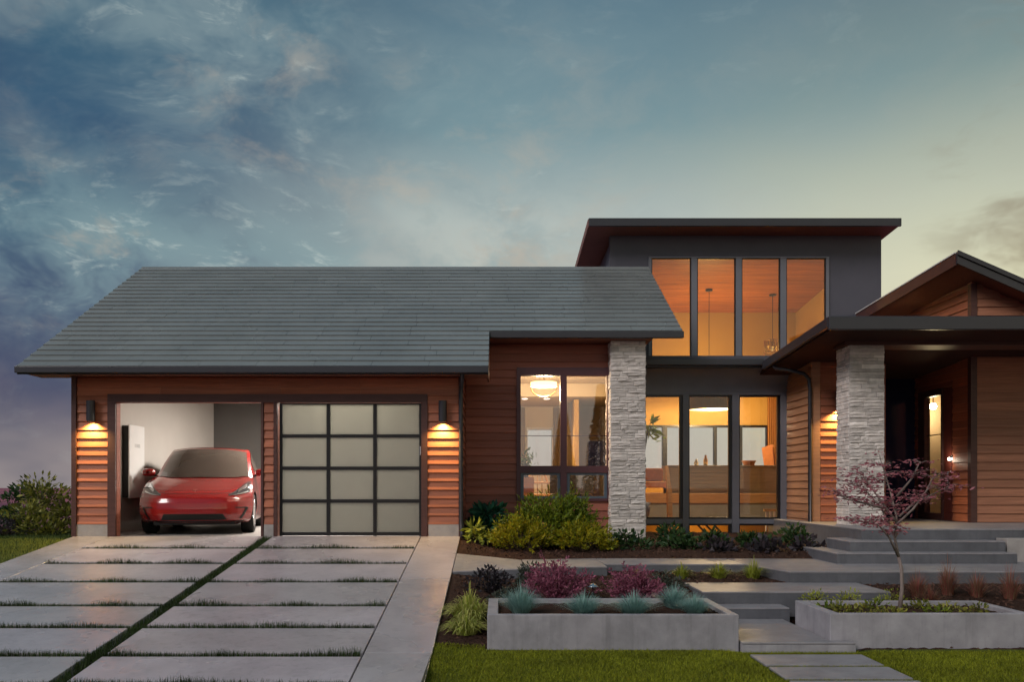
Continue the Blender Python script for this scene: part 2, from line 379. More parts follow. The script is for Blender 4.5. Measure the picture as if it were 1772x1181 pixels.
struct('garden_bed', field(zgarden, np.concatenate([np.linspace(-.62, 6, 110), np.linspace(6.2, 14, 20)]), np.linspace(8.32, 17.2, 120), .012), 'soil', smooth=True)
struct('side_lawn', field(zleft, np.linspace(-26, -6.85, 50), np.linspace(-4, 28, 60)), 'turf', smooth=True)
def soil_chips(n):
    x = rng.uniform(-.55, 7.5, n); y = rng.uniform(8.36, 15.2, n); z = zgarden(x, y) + .006
    A = rng.normal(size=(n, 3)) * [1, 1, .35]
    o = ob('bark_mulch', leaves(np.stack([x, y, z], 1), A, .05, .45, 'chip', 'bark_mulch', .15), None, kind='stuff')
    tag(o, 'dark brown bark mulch covering the planting beds', 'mulch')
soil_chips(16000)
def grass(name, n, xr, yr, fn, h, m, label, keep=None, wd=.006):
    x = rng.uniform(*xr, n); y = rng.uniform(*yr, n)
    if keep is not None: q = keep(x, y); x, y = x[q], y[q]
    n = len(x); a = rng.uniform(0, 2 * math.pi, n); hh = h * rng.uniform(.5, 1.2, n)
    o = ob(name, blades(np.stack([x, y, fn(x, y) - .004], 1), np.stack([np.cos(a), np.sin(a)], 1), hh, hh * rng.uniform(.2, .9, n), np.full(n, wd), m, name, 2, .5), None, kind='stuff')
    return tag(o, label, 'grass')
def lawn_keep(x, y):
    pv = (x > 2.31) & (x < 3.40) & (((y > 7.56) & (y < 8.06)) | ((y > 7.03) & (y < 7.50)) | ((y > 6.45) & (y < 6.97)))
    return ~pv & ~((x > -.13) & (y > 8.28)) & ~((x > 2.25) & (y > 8.22))
grass('lawn_grass', 170000, (-.62, 6.5), (6.4, 8.42), zgarden, .034, 'blade', 'short yellow green lawn grass in front of the planters', lawn_keep, .0045)
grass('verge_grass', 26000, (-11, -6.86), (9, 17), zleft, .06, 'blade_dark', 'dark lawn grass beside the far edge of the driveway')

# ------------------------------------------------------------------ driveway
drive = struct('driveway', MB().add([(-6.86, 0, -.19), (-.63, 0, -.19), (-.63, 7, zdrive(7) - .12), (-6.86, 7, zdrive(7) - .12), (-.63, 13.99, GZ - .12), (-6.86, 13.99, GZ - .12)],
                                    [(0, 1, 2, 3), (3, 2, 4, 5)]), 'soil')
gap_rows = [930.3, 948, 974, 1005.5, 1046, 1083, 1131, 1181]
gy = [3831.0 / (r - 655) for r in gap_rows]; gy[0] = 13.985
gy += [6.35, 5.45, 4.5, 3.6]
slabn = [0]
def slab(x0, x1, y0, y1):
    mb = MB(); ys = [y1] + ([7.0] if y0 < 7 < y1 else []) + [y0]
    poly = [(x0, y) for y in ys] + [(x1, y) for y in ys[::-1]]
    mb.prism(poly, lambda p: float(zdrive(p[1])) - .1, lambda p: float(zdrive(p[1])))
    ob('concrete_slab', mb, 'concrete', drive, bevel=.006)
GAPW = .105
for i in range(len(gy) - 1):
    y1 = gy[i] - (GAPW if i else 0); y0 = gy[i + 1]
    slab(-6.27, -3.785, y0, y1); slab(-3.635, -1.262, y0, y1)
for a, b in ((13.985, 11.05), (11.042, 8.05), (8.042, 3.6)):
    slab(-1.248, -.62, b, a); slab(-6.86, -6.278, b, a)
def joint_grass():
    bx, by = [], []
    for y in gy[1:]:
        n = 4200; bx.append(rng.uniform(-6.25, -1.28, n)); by.append(y - rng.uniform(.0, .1, n))
    n = 5600; bx.append(rng.uniform(-3.782, -3.638, n)); by.append(rng.uniform(5, 13.95, n))
    x = np.concatenate(bx); y = np.concatenate(by); k = len(x); a = rng.uniform(0, 2 * math.pi, k)
    hh = .052 * rng.uniform(.35, 1.15, k) * (0.75 + .5 * np.sin(x * 3.1 + y * 7) ** 2)
    hh = hh * (.75 + .65 * np.clip(np.sin(x * 1.7 + y * 3.3) * np.sin(x * 4.1 - y) + .5, 0, 1))
    hh = np.where((x > -3.8) & (x < -3.61), hh * .75, hh)
    o = ob('joint_grass', blades(np.stack([x, y, zdrive(y) - .05], 1), np.stack([np.cos(a), np.sin(a)], 1), hh + .045, hh * rng.uniform(.1, .7, k), np.full(k, .006), 'blade_dark', 'joint_grass', 2, .4), None, kind='stuff')
    tag(o, 'dark green grass growing in the joints between driveway slabs', 'grass')
joint_grass()

# ------------------------------------------------------------------ garden path, steps, planters
path = struct('garden_path', MB().prism([(-.5, 11.6), (7.9, 11.2), (7.9, 12.1), (-.5, 12.5)], .2, .34), 'concrete_shaded')
def flag(poly, z0, z1, m='concrete_shaded', name='path_slab', parent=None, bevel=.008, cap='concrete_lit'):
    """a cast block with a paler, light-painted tread on top"""
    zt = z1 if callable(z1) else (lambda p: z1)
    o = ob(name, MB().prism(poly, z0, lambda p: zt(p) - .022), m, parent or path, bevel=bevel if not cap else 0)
    if cap: ob('lit_cap', MB().prism(poly, lambda p: zt(p) - .0215, zt), cap, o, bevel=.007)  # same concrete; light on the top face put into the cap's colour
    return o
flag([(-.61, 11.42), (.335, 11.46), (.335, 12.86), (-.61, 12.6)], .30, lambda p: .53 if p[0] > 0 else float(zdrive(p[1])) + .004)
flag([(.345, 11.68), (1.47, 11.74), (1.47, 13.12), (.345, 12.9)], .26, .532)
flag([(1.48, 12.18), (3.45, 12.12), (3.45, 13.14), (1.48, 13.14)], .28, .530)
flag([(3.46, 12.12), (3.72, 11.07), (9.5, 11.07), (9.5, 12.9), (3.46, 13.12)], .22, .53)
st = thing('garden_steps', (3.3, 10, .1), 'low grey concrete garden steps rising between the two planter boxes', 'steps')
flag([(2.37, 10.08), (4.56, 10.08), (4.56, 11.06), (2.37, 11.06)], .1, .39, 'concrete_shaded', 'step', st)
flag([(2.42, 9.74), (3.27, 9.74), (3.27, 10.075), (2.42, 10.075)], .05, .25, 'concrete_shaded', 'step', st)
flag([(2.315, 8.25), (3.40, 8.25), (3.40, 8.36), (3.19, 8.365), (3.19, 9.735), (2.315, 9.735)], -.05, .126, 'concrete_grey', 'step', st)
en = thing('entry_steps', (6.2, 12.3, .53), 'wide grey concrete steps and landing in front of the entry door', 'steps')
flag([(5.38, 12.85), (11.5, 12.85), (11.5, 17.3), (5.38, 17.3)], .40, .99, 'concrete_shaded', 'landing', en)
flag([(5.07, 12.5), (7.31, 12.5), (7.31, 12.845), (5.375, 12.845), (5.375, 13.4), (5.07, 13.4)], .45, .83, 'concrete_shaded', 'step', en)
flag([(4.76, 12.2), (7.30, 12.2), (7.30, 12.495), (5.065, 12.495), (5.065, 13.6), (4.76, 13.6)], .42, .68, 'concrete_shaded', 'step', en)
rw = ob('low_wall', MB().box(7.36, 11.5, 12.55, 12.83, .42, .86), 'plinth', bevel=.008); tag(rw, 'pale concrete foundation wall at the end of the entry steps', 'wall')
ls = struct('lawn_path', MB().prism([(2.34, 6.0), (3.36, 6.0), (3.36, 8.05), (2.34, 8.05)], -.05, .02), 'soil')
for a, b in ((7.575, 8.05), (7.045, 7.49), (6.47, 6.96)): flag([(2.333, a), (3.37, a), (3.37, b), (2.333, b)], -.02, .052, 'concrete_grey', 'stepping_stone', ls, .006)
def planter(x0, x1, y0, y1, z0, z1, t, tr, label):
    r = thing('planter_box', ((x0 + x1) / 2, y0, z0), label, 'planter', 'concrete planters on the lawn')
    ob('front_wall', MB().box(x0, x1, y0, y0 + t, z0, z1), 'concrete_grey', r, bevel=.006)
    ob('back_wall', MB().box(x0, x1, y1 - t, y1, z0, z1), 'concrete_grey', r, bevel=.006)
    ob('side_wall', MB().box(x0, x0 + t * 1.4, y0 + t + .001, y1 - t - .001, z0, z1 - .001), 'concrete_grey', r, bevel=.006)
    ob('side_wall', MB().box(x1 - tr, x1, y0 + t + .001, y1 - t - .001, z0, z1 - .001), 'concrete_grey', r, bevel=.006)
    ob('soil', field(lambda x, y: np.full(len(x), z1 - .045), np.linspace(x0 + t, x1 - t, 40), np.linspace(y0 + t * .9, y1 - t * .9, 18), .012), 'soil', r, smooth=True)
planter(-.11, 2.30, 8.30, 9.55, -.05, .383, .075, .09, 'long concrete planter with blue grass tufts beside the driveway')
planter(3.2, 5.16, 8.37, 9.36, -.05, .383, .075, .09, 'concrete planter that the small red maple grows from')
PZ = .338

# ------------------------------------------------------------------ house
house = thing('house', (0, 15.4, GZ), 'single family house with cedar siding, grey tile roof and double garage', 'house')
def panel(p0, p1, z0, z1, th, holes=()):
    """upright wall from p0 to p1 (xy), outer face on the line, thickness th behind it (left of travel), with rectangular holes (s0,s1,za,zb)"""
    p0 = Vector(p0); p1 = Vector(p1); L = (p1 - p0).length; dr = (p1 - p0) / L; nb = Vector((-dr.y, dr.x))
    S = sorted({0, L, *[h[0] for h in holes], *[h[1] for h in holes]}); T = sorted({z0, z1, *[h[2] for h in holes], *[h[3] for h in holes]})
    S = [s for s in S if 0 <= s <= L]; T = [t for t in T if z0 <= t <= z1]; mb = MB()
    for a, b in zip(S, S[1:]):
        for c, e in zip(T, T[1:]):
            m = ((a + b) / 2, (c + e) / 2)
            if any(h[0] < m[0] < h[1] and h[2] < m[1] < h[3] for h in holes): continue
            q = [p0 + dr * a, p0 + dr * b, p0 + dr * b + nb * th, p0 + dr * a + nb * th]; mb.prism([tuple(k) for k in q], c, e)
    return mb
def board_mesh():
    m = MB().add([(0, 0, 0), (1, 0, 0), (1, -1, 0), (0, -1, 0), (0, 0, 1), (1, 0, 1), (1, -.18, 1), (0, -.18, 1), (0, -1, .06), (1, -1, .06)],
                 [(0, 1, 2, 3), (3, 2, 9, 8), (8, 9, 6, 7), (7, 6, 5, 4), (0, 4, 5, 1), (1, 5, 6, 9, 2), (0, 3, 8, 7, 4)])
    return m.mesh('board')
BM = {}
def siding(part, p0, p1, z0, z1, h, m, holes=(), top=None):
    p0 = Vector(p0); p1 = Vector(p1); L = (p1 - p0).length; dr = (p1 - p0) / L; rot = math.atan2(dr.y, dr.x)
    if m not in BM: BM[m] = board_mesh(); BM[m].materials.append(MATS[m])
    z = z0
    while z < z1 - .02:
        hh = min(h, z1 - z); iv = [(0, L)]
        if top: iv = [top(z + hh * .5)]
        for a, b, c, e in holes:
            if min(e, z + hh) - max(c, z) > .35 * hh:
                iv = [q for s, t in iv for q in ((s, min(t, a)), (max(s, b), t)) if q[1] - q[0] > .02]
        cut = []
        for s, t in iv:                     # long runs are pieced from two or three boards
            while t - s > 2.6: m_ = random.uniform(1.1, 2.4); cut.append((s, s + m_)); s += m_
            cut.append((s, t))
        for s, t in cut:
            o = bpy.data.objects.new('board', BM[m]); C.objects.link(o); o.parent = part
            p = p0 + dr * (s + .002); o.location = (p.x, p.y, z + random.uniform(-.001, .001)); o.rotation_euler = (0, 0, rot); o.scale = (t - s - .004, .030, hh * 1.05)
        z += h
YG = 14.0
SL = .5773
def zr(y): return SL * y - 4.295        # main roof plane
# --- garage front
GX0, GX1 = X(128, YG), X(797, YG)
o1 = (X(202, YG) - GX0, X(452, YG) - GX0, GZ - .1, Z(697, YG)); o2 = (X(480, YG) - GX0, X(729, YG) - GX0, GZ - .1, Z(697, YG))
gw = ob('garage_front_wall', panel((GX0, YG), (GX1, YG), GZ - .1, 3.64, .14, [o1, o2]), 'cedar_dark', house)
tz = Z(683, YG); t1 = (X(188, YG) - GX0, X(740, YG) - GX0, 0, tz)
siding(gw, (GX0 + .06, YG), (GX1 - .03, YG), Z(908, YG), 3.395, .1385, 'cedar', [(t1[0] - .06, t1[1] - .06, 0, tz)])
siding(gw, (X(457, YG), YG), (X(474, YG), YG), Z(908, YG), Z(699, YG), .1385, 'cedar')
for a, b in ((128, 188), (457, 474), (741, 797)): ob('plinth', MB().box(X(a, YG) + .005, X(b, YG), YG - .03, YG - .001, GZ - .08, Z(908.5, YG)), 'plinth', house)
tr = ob('garage_trim', MB().box(X(188, YG), X(201.5, YG), YG - .045, YG - .001, GZ - .02, Z(697, YG) - .002), 'trim', house)
ob('trim_board', MB().box(X(188, YG), X(740, YG), YG - .045, YG - .001, Z(697, YG), tz), 'trim', house)
ob('trim_board', MB().box(X(729.5, YG), X(740, YG), YG - .045, YG - .001, GZ - .02, Z(697, YG) - .002), 'trim', house)
for a, b in ((452.5, 456.5), (474.5, 480)): ob('trim_board', MB().box(X(a, YG), X(b, YG), YG - .04, YG - .001, GZ - .02, Z(697, YG) - .002), 'trim', house)
ob('corner_board', MB().box(GX0 - .02, GX0 + .055, YG - .05, YG - .001, GZ - .05, 3.398), 'trim', house)
ob('corner_board', MB().box(GX1 - .028, GX1 + .02, YG - .05, YG - .001, GZ - .02, 3.398), 'trim', house)
# closed garage door
DX0, DX1, DZ1 = X(481, YG) + .01, X(728.5, YG), Z(698, YG); yd = YG + .05
gd = ob('garage_door', MB().box(DX0, X(487, YG), yd, yd + .05, GZ, DZ1), 'frame_black', house)
ob('stile', MB().box(X(725, YG), DX1, yd, yd + .05, GZ, DZ1), 'frame_black', gd)
cols = [(487, 564), (570, 645), (651, 725)]; rows = [(700, 752), (757.5, 808), (814, 865), (871, 922)]
for a, b in ((564, 570), (645, 651)): ob('stile', MB().box(X(a, YG), X(b, YG), yd, yd + .05, GZ, DZ1), 'frame_black', gd)
edges = [(928, 922)] + [(rows[i + 1][0], rows[i][1]) for i in range(3)] + [(700, 698)]
for a, b in edges:
    for c0, c1 in cols: ob('rail', MB().box(X(c0, YG) + .001, X(c1, YG) - .001, yd + .004, yd + .046, Z(a, YG), Z(b, YG)), 'frame_black', gd)
for r0, r1 in rows:
    for c0, c1 in cols: ob('frosted_pane', MB().box(X(c0, YG) + .002, X(c1, YG) - .002, yd + .018, yd + .03, Z(r1, YG) + .002, Z(r0, YG) - .002), 'frost', gd)
ob('handle', MB().box(X(726, YG), X(728, YG), yd - .02, yd - .001, Z(788, YG), Z(773, YG)), 'steel', gd)
# --- garage shell and inside
BY = 20.5
ob('garage_side_wall', MB().box(GX0, GX0 + .12, YG + .141, BY + .2, GZ - .3, 3.64), 'garage_wall', house)
gable = MB().add([(GX0, 14.3, 3.645), (GX0, 22.2, 3.645), (GX0, 18.27, 5.95), (GX0 + .1, 14.3, 3.645), (GX0 + .1, 22.2, 3.645), (GX0 + .1, 18.27, 5.95)], [(0, 2, 1), (3, 4, 5), (0, 1, 4, 3), (1, 2, 5, 4), (2, 0, 3, 5)])
ob('gable_wall', gable, 'cedar_dark', house)
ob('garage_back_wall', MB().box(GX0 + .121, -.62, BY, BY + .2, GZ - .3, 3.75), 'garage_back_shaded', house)
ob('garage_floor', MB().box(GX0 + .121, -.76, YG, BY, GZ - .2, GZ - .004), 'garage_floor', house)
ob('garage_ceiling', MB().box(GX0 + .121, -.76, YG + .141, BY - .001, 3.63, 3.66), 'garage_wall', house)
sw = ob('garage_return_wall', MB().prism([(GX1 - .14, YG + .141), (GX1, YG + .141), (GX1, 15.4), (GX1 - .14, 15.4)], GZ - .3, lambda p: zr(p[1]) - .14).box(GX1 - .14, GX1, 15.401, BY, GZ - .3, 3.9), 'garage_wall', house)
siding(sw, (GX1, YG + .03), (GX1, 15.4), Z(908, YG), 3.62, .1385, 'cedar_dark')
# --- middle wall with the dining window
YM = 15.4
MX0, MX1 = GX1, X(1117, YM)
wz0, wz1 = Z(868, YM), Z(637, YM); wx0, wx1 = X(894, YM), X(1054, YM)
hole = (wx0 - MX0, wx1 - MX0, wz0, wz1)
mw = ob('middle_wall', panel((MX0, YM), (2.56, YM), .55, 4.16, .14, [hole]), 'cedar_dark', house)
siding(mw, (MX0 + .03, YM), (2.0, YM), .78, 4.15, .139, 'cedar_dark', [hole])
ob('plinth', MB().box(MX0 + .03, 1.95, YM - .03, YM - .001, .55, .775), 'plinth', house)
win = ob('window', MB().box(wx0, X(901, YM), YM - .05, YM + .1, wz0, wz1), 'frame_plum', house)
ob('jamb', MB().box(X(1050.5, YM), wx1, YM - .05, YM + .1, wz0, wz1), 'frame_plum', win)
def rail(n, a, b, c, e, m='frame_plum', y0=-.05, y1=.1, par=None, Y=YM): ob(n, MB().box(X(a, Y), X(b, Y), Y + y0, Y + y1, Z(e, Y), Z(c, Y)), m, par or win)
rail('head', 901, 1050.5, 637, 651); rail('mullion', 969.5, 980.5, 651.2, 867.9); rail('sill', 901, 969.4, 863.5, 868); rail('sill', 980.6, 1050.5, 863.5, 868)
rail('transom', 901, 969.4, 807, 819); rail('transom', 980.6, 1050.5, 807, 819)
for a, b in ((901.2, 969.3), (980.7, 1050.3)):
    rail('pane', a, b, 651.2, 806.9, 'pane_strong', .02, .03)
    rail('muntin', a, b, 754, 755.4, 'frame_plum', .031, .045)
    for q in ((a, a + 5, 819.2, 863.3), (b - 5, b, 819.2, 863.3)): rail('sash', *q, 'frame_blue', -.02, .06)
    for q in ((a + 5, b - 5, 819.2, 823), (a + 5, b - 5, 859.5, 863.3)): rail('sash', *q, 'frame_blue', -.02, .06)
    rail('pane', a + 5.1, b - 5.1, 823.1, 859.4, 'pane_strong', .02, .03)
# --- roofs
RX0, RXG, RX1, RYE, RYM, RYR = -7.505, -.16, 3.155, 13.5, 14.885, 18.27
roof = ob('roof', MB().prism([(RX0, RYE), (RXG, RYE), (RXG, RYM), (RXG, RYR), (RX0, RYR)], lambda p: zr(p[1]) - .13, lambda p: zr(p[1]) - .02)
          .prism([(RXG, RYM), (RX1, RYM), (RX1, RYR), (RXG, RYR)], lambda p: zr(p[1]) - .13, lambda p: zr(p[1]) - .02), 'deck', house)
ob('roof_back_slope', MB().prism([(RX0, RYR), (RX1, RYR), (RX1, 22.9), (RX0, 22.9)], lambda p: zr(2 * RYR - p[1]) - .13, lambda p: zr(2 * RYR - p[1]) - .02), 'tile', house)
TM = MB().add([(0, 0, -.3), (1, 0, -.3), (1, 1, 0), (0, 1, 0), (0, 0, 1), (1, 0, 1), (1, 1, .15), (0, 1, .15)], [(0, 3, 2, 1), (4, 5, 6, 7), (0, 1, 5, 4), (2, 3, 7, 6), (0, 4, 7, 3), (1, 2, 6, 5)]).mesh('roof_tile'); TM.materials.append(MATS['tile'])
nr = 24; dy = (RYR - RYE) / nr; pitch = math.atan(SL); rl = dy / math.cos(pitch)
for i in range(nr):
    y = RYE + i * dy; x1 = RXG if y < RYM - .08 else RX1; x = RX0; first = True
    while x < x1 - .01:
        L = random.uniform(.25, .9) if first else random.choice([.6, .9, .9, 1.15, .9]); first = False
        if x + L > x1 - .2: L = x1 - x
        o = bpy.data.objects.new('roof_tile', TM); C.objects.link(o); o.parent = roof
        o.location = (x + .004, y - .012, zr(y) - .012 + random.uniform(-.001, .001)); o.rotation_euler = (pitch, 0, 0); o.scale = (L - .005, rl * 1.10, .021)
        x += L
ob('ridge_cap', MB().prism([(RX0, RYR - .07), (RX1, RYR - .07), (RX1, RYR), (RX0, RYR)], lambda p: zr(p[1]) + .003, lambda p: zr(p[1]) + .016), 'tile', house)
ob('gutter', MB().box(RX0 - .01, RXG, RYE - .06, RYE - .014, 3.39, 3.492).box(RX0, RXG, RYE - .013, RYE + .01, 3.385, 3.46), 'gutter', house, bevel=.008)
ob('gutter', MB().box(RXG + .01, RX1 + .015, RYM - .06, RYM - .014, 4.172, 4.285).box(RXG + .01, RX1, RYM - .013, RYM + .01, 4.168, 4.255), 'gutter', house, bevel=.008)
ob('soffit', MB().box(RX0 + .02, RXG - .01, RYE + .011, YG + .2, 3.402, 3.418), 'soffit', house)
ob('soffit', MB().box(RXG + .01, RX1 - .5, RYM + .011, YM + .2, 4.17, 4.185), 'soffit', house)
ob('eave_end', MB().prism([(RXG - .03, RYE), (RXG + .004, RYE), (RXG + .004, RYM - .02), (RXG - .03, RYM - .02)], lambda p: min(zr(p[1]) - .135, 3.42), lambda p: zr(p[1]) - .131), 'soffit', house)
ob('downspout', MB().tube([(-.57, 13.6, 3.40), (-.60, 13.93, 3.25), (-.605, 13.93, 3.1), (-.605, 13.93, 1.1), (-.60, 13.90, .98), (-.585, 13.86, .87), (-.585, 13.85, .80)], .034, 8), 'metal_dark', house, smooth=True)
# --- stone columns
def stone_mesh(seed):
    r = random.Random(seed); nx, nz = 4, 3; P = []
    for j in range(nz + 1):
        row = []
        for i in range(nx + 1):
            edge = i in (0, nx) or j in (0, nz)
            row.append((i / nx + (0 if edge else r.uniform(-.06, .06)), -(r.uniform(.55, .75) if edge else r.uniform(.7, 1.1)), j / nz + (r.uniform(-.03, .03) if not edge else 0)))
        P.append(row)
    mb = MB().grid(P); o = len(mb.v); c = nx + 1
    idx = [i for i in range(c)] + [j * c + nx for j in range(1, nz + 1)] + [nz * c + i for i in range(nx - 1, -1, -1)] + [j * c for j in range(nz - 1, 0, -1)]
    mb.v += [(mb.v[i][0], 0, mb.v[i][2]) for i in idx]; n = len(idx)
    for k in range(n): mb.f.append((idx[k], o + k, o + (k + 1) % n, idx[(k + 1) % n]))
    m = mb.mesh('stone'); m.materials.append(MATS['stone']); return m
SM = [stone_mesh(i) for i in range(7)]
def column(x0, x1, y0, y1, z0, z1, rh, label=None):
    c = ob('stone_column', MB().box(x0 + .012, x1 - .012, y0 + .012, y1, z0, z1), 'stone_core', house)
    side = MB(); z = z0
    while z < z1 - .015:
        h = min(rh * random.choice([.7, .9, 1, 1.2, 1.35]), z1 - z); x = x0
        while x < x1 - .01:
            L = random.uniform(.12, .36)
            if x + L > x1 - .09: L = x1 - x
            o = bpy.data.objects.new('stone', random.choice(SM)); C.objects.link(o); o.parent = c
            o.location = (x + .002, y0 + .012, z + .002); o.scale = (L - .005, random.choice([.015, .02, .026, .032, .036]), h - .0035); x += L
        z += h
    for sgn, xs in ((-1, x0), (1, x1)):
        z = z0
        while z < z1 - .015:
            h = min(rh * random.choice([.7, .9, 1, 1.2, 1.35]), z1 - z); y = y0 + .014
            while y < y1 - .01:
                L = random.uniform(.11, .3)
                if y + L > y1 - .09: L = y1 - y
                k = random.choice([.002, .007, .012, .016]); xi = xs - sgn * .012
                q = [(xi, y + .002), (xi, y + L - .002)]
                a, b = sorted((xi, xs + sgn * k))
                side.box(a, b, y + .002, y + L - .002, z + .002, z + h - .002); y += L
            z += h
    ob('side_stones', side, 'stone_side', c, kind='stuff', bevel=.006)
    return c
column(X(1057, 15.1), X(1117, 15.1), 15.1, 15.75, .62, 4.168, .056)
# --- great room: window wall, low roof
YW = 17.0
LX0, LX1 = 2.56, 5.655
ob('window_wall', panel((LX0, YW + .03), (LX1, YW + .03), .3, 4.2, .14, [(.0, LX1 - LX0, .66, Z(684, YW))]), 'wallpaint', house)
lw = ob('window', MB().box(LX0 + .2, LX1 - .02, YW - .03, YW + .12, Z(684, YW), Z(680, YW) + .03), 'frame_grey', house)
for a, b in ((1181, 1191), (1266, 1278), (1350, 1360)): rail('mullion', a, b, 684.2, 930, 'frame_grey', -.05, .10, lw, YW)
for a, b in ((1100, 1180.8), (1191.2, 1265.8), (1278.2, 1349.8)):
    rail('transom', a, b, 899, 907, 'frame_grey', -.04, .10, lw, YW); rail('sill', a, b, 928, 931, 'frame_grey', -.04, .10, lw, YW)
    for c, e in ((684.5, 898.8), (907.2, 927.8)):
        rail('sash', a, b, c, c + 3, 'frame_black', -.01, .06, lw, YW); rail('sash', a, b, e - 3, e, 'frame_black', -.01, .06, lw, YW)
        rail('sash', a, a + 2, c + 3, e - 3, 'frame_black', -.01, .06, lw, YW); rail('sash', b - 5, b, c + 3, e - 3, 'frame_black', -.01, .06, lw, YW)
        rail('pane', a + 2.1, b - 5.1, c + 3.1, e - 3.1, 'pane', .02, .028, lw, YW)
ob('plinth', MB().box(LX0, LX1, YW - .05, YW - .001, .3, Z(931.5, YW)), 'plinth', house)
cove = []
for k in range(9):
    a = k / 8 * math.pi / 2; cove.append([(xx, YW - .04 - .36 * (1 - math.cos(a)), 3.45 + .03 + .42 * math.sin(a)) for xx in (LX0, LX1)])
ob('cove_soffit', MB().grid(cove), 'frame_grey', house, smooth=True)
ob('low_roof', MB().prism([(2.5, 16.5), (7.5, 16.5), (7.5, 18.95), (2.5, 18.95)], lambda p: 3.90 + .15 * (p[1] - 16.5), lambda p: 4.02 + .15 * (p[1] - 16.5)), 'gutter', house)
ob('gutter', MB().box(2.5, 5.03, 16.42, 16.49, 3.93, 4.05), 'gutter', house, bevel=.01)
# --- upper block
YU = 18.95; UX0, UX1 = X(1055, YU), X(1525, YU); UZ1 = 7.15
ucols = [(1128, 1195), (1207, 1272), (1284, 1349), (1361, 1428)]
uh = [(X(1122, YU) - UX0, X(1434, YU) - UX0, Z(622, YU), Z(445, YU))]
ob('upper_wall', panel((UX0, YU), (UX1, YU), 3.9, UZ1, .15, uh), 'wallpaint', house)
ob('upper_side_wall', MB().box(UX0, UX0 + .12, YU + .151, 24.3, 3.9, 6.93), 'wallpaint', house)
ob('upper_side_wall', MB().box(UX1 - .12, UX1, YU + .151, 24.3, 1.0, 6.93), 'wallpaint', house)
uw = ob('window', MB().box(X(1122, YU), X(1434, YU), YU - .03, YU + .1, Z(447, YU), Z(445, YU)), 'frame_grey', house)
for a, b in ((1122, 1127), (1196, 1206), (1273, 1283), (1350, 1360), (1429, 1434)): rail('mullion', a, b, 447.2, 621.9, 'frame_grey', -.03, .1, uw, YU)
for a, b in ucols:
    rail('sash', a - .8, a + .8, 448.6, 620.4, 'frame_black', 0, .05, uw, YU); rail('sash', b - .8, b + .8, 448.6, 620.4, 'frame_black', 0, .05, uw, YU)
    rail('sash', a - .8, b + .8, 447.2, 448.5, 'frame_black', 0, .05, uw, YU); rail('sash', a - .8, b + .8, 620.5, 621.9, 'frame_black', 0, .05, uw, YU)
    rail('pane', a + .9, b - .9, 448.6, 620.4, 'pane', .02, .028, uw, YU)
UR = [(1.926, 18.40), (8.50, 18.40), (8.50, 24.6), (1.926, 24.6)]
def zu(y): return 7.31 - .062 * (y - 18.4)
ob('upper_roof', MB().prism([(1.93, 18.41), (8.49, 18.41), (8.49, 24.6), (1.93, 24.6)], lambda p: zu(p[1]) - .155, lambda p: zu(p[1]) - .015), 'soffit', house)
ob('fascia', MB().box(1.905, 8.525, 18.34, 18.409, 7.15, 7.318), 'gutter', house, bevel=.006)
ob('fascia', MB().prism([(1.895, 18.41), (1.929, 18.41), (1.929, 24.6), (1.895, 24.6)], lambda p: zu(p[1]) - .16, lambda p: zu(p[1]) + .005), 'soffit', house)
ob('roof_membrane', MB().prism([(1.93, 18.41), (8.49, 18.41), (8.49, 24.6), (1.93, 24.6)], lambda p: zu(p[1]) - .012, lambda p: zu(p[1]) + .002), 'deck', house)
# --- wing right: wall beside the great room, porch, tall wing
YP = 15.65
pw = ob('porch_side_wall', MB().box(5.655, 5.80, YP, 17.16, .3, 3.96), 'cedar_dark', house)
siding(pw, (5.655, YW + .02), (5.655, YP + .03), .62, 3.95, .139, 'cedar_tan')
pf = ob('porch_front_wall', MB().box(5.801, 6.95, YP, YP + .14, .5, 3.96), 'cedar_dark', house)
siding(pf, (5.80, YP), (6.95, YP), 1.0, 3.95, .139, 'cedar')
ob('corner_board', MB().box(5.635, 5.795, YP - .03, YP - .001, .62, 3.955), 'cedar_tan', house)
ob('plinth', MB().box(5.5, 5.654, 15.3, 15.9, .4, .985), 'plinth', house)
ob('entry_back_wall', MB().box(6.95, 8.299, 17.25, 17.4, .9, 3.96), 'night_glass', house)
ob('entry_return_wall', MB().box(6.951, 7.05, YP + .141, 17.249, .9, 3.96), 'cedar_dark', house)
def zp(y): return 4.21 - .062 * (y - 13.2)
PXL = X(1437, 13.2)
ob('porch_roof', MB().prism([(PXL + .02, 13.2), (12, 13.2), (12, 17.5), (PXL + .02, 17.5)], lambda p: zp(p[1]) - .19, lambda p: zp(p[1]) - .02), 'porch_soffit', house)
ob('gutter', MB().prism([(PXL - .05, 13.12), (12, 13.12), (12, 13.195), (PXL - .05, 13.195)], 4.0, 4.205), 'gutter', house, bevel=.012)
ob('gutter', MB().prism([(PXL - .05, 13.2), (PXL + .015, 13.2), (PXL + .015, 16.48), (PXL - .05, 16.48)], lambda p: zp(p[1]) - .16, lambda p: zp(p[1]) - .005), 'gutter', house, bevel=.01)
ob('porch_beam', MB().box(5.6, 12, 14.0, 14.5, 3.91, 4.03), 'trim', house)
column(X(1470, 14.0), X(1530, 14.0), 14.0, 14.52, .99, 3.908, .054)
ob('downspout', MB().tube([(5.08, 16.0, 3.86), (5.10, 15.95, 3.80), (5.25, 15.72, 3.74), (5.50, 15.62, 3.66), (5.585, 15.60, 3.56), (5.60, 15.60, 3.4), (5.60, 15.60, .75), (5.58, 15.52, .66)], .036, 8), 'metal_dark', house, smooth=True)
WX, WY = 8.3, 15.2
gz = lambda x: 5.05 - .438 * (x - WX)
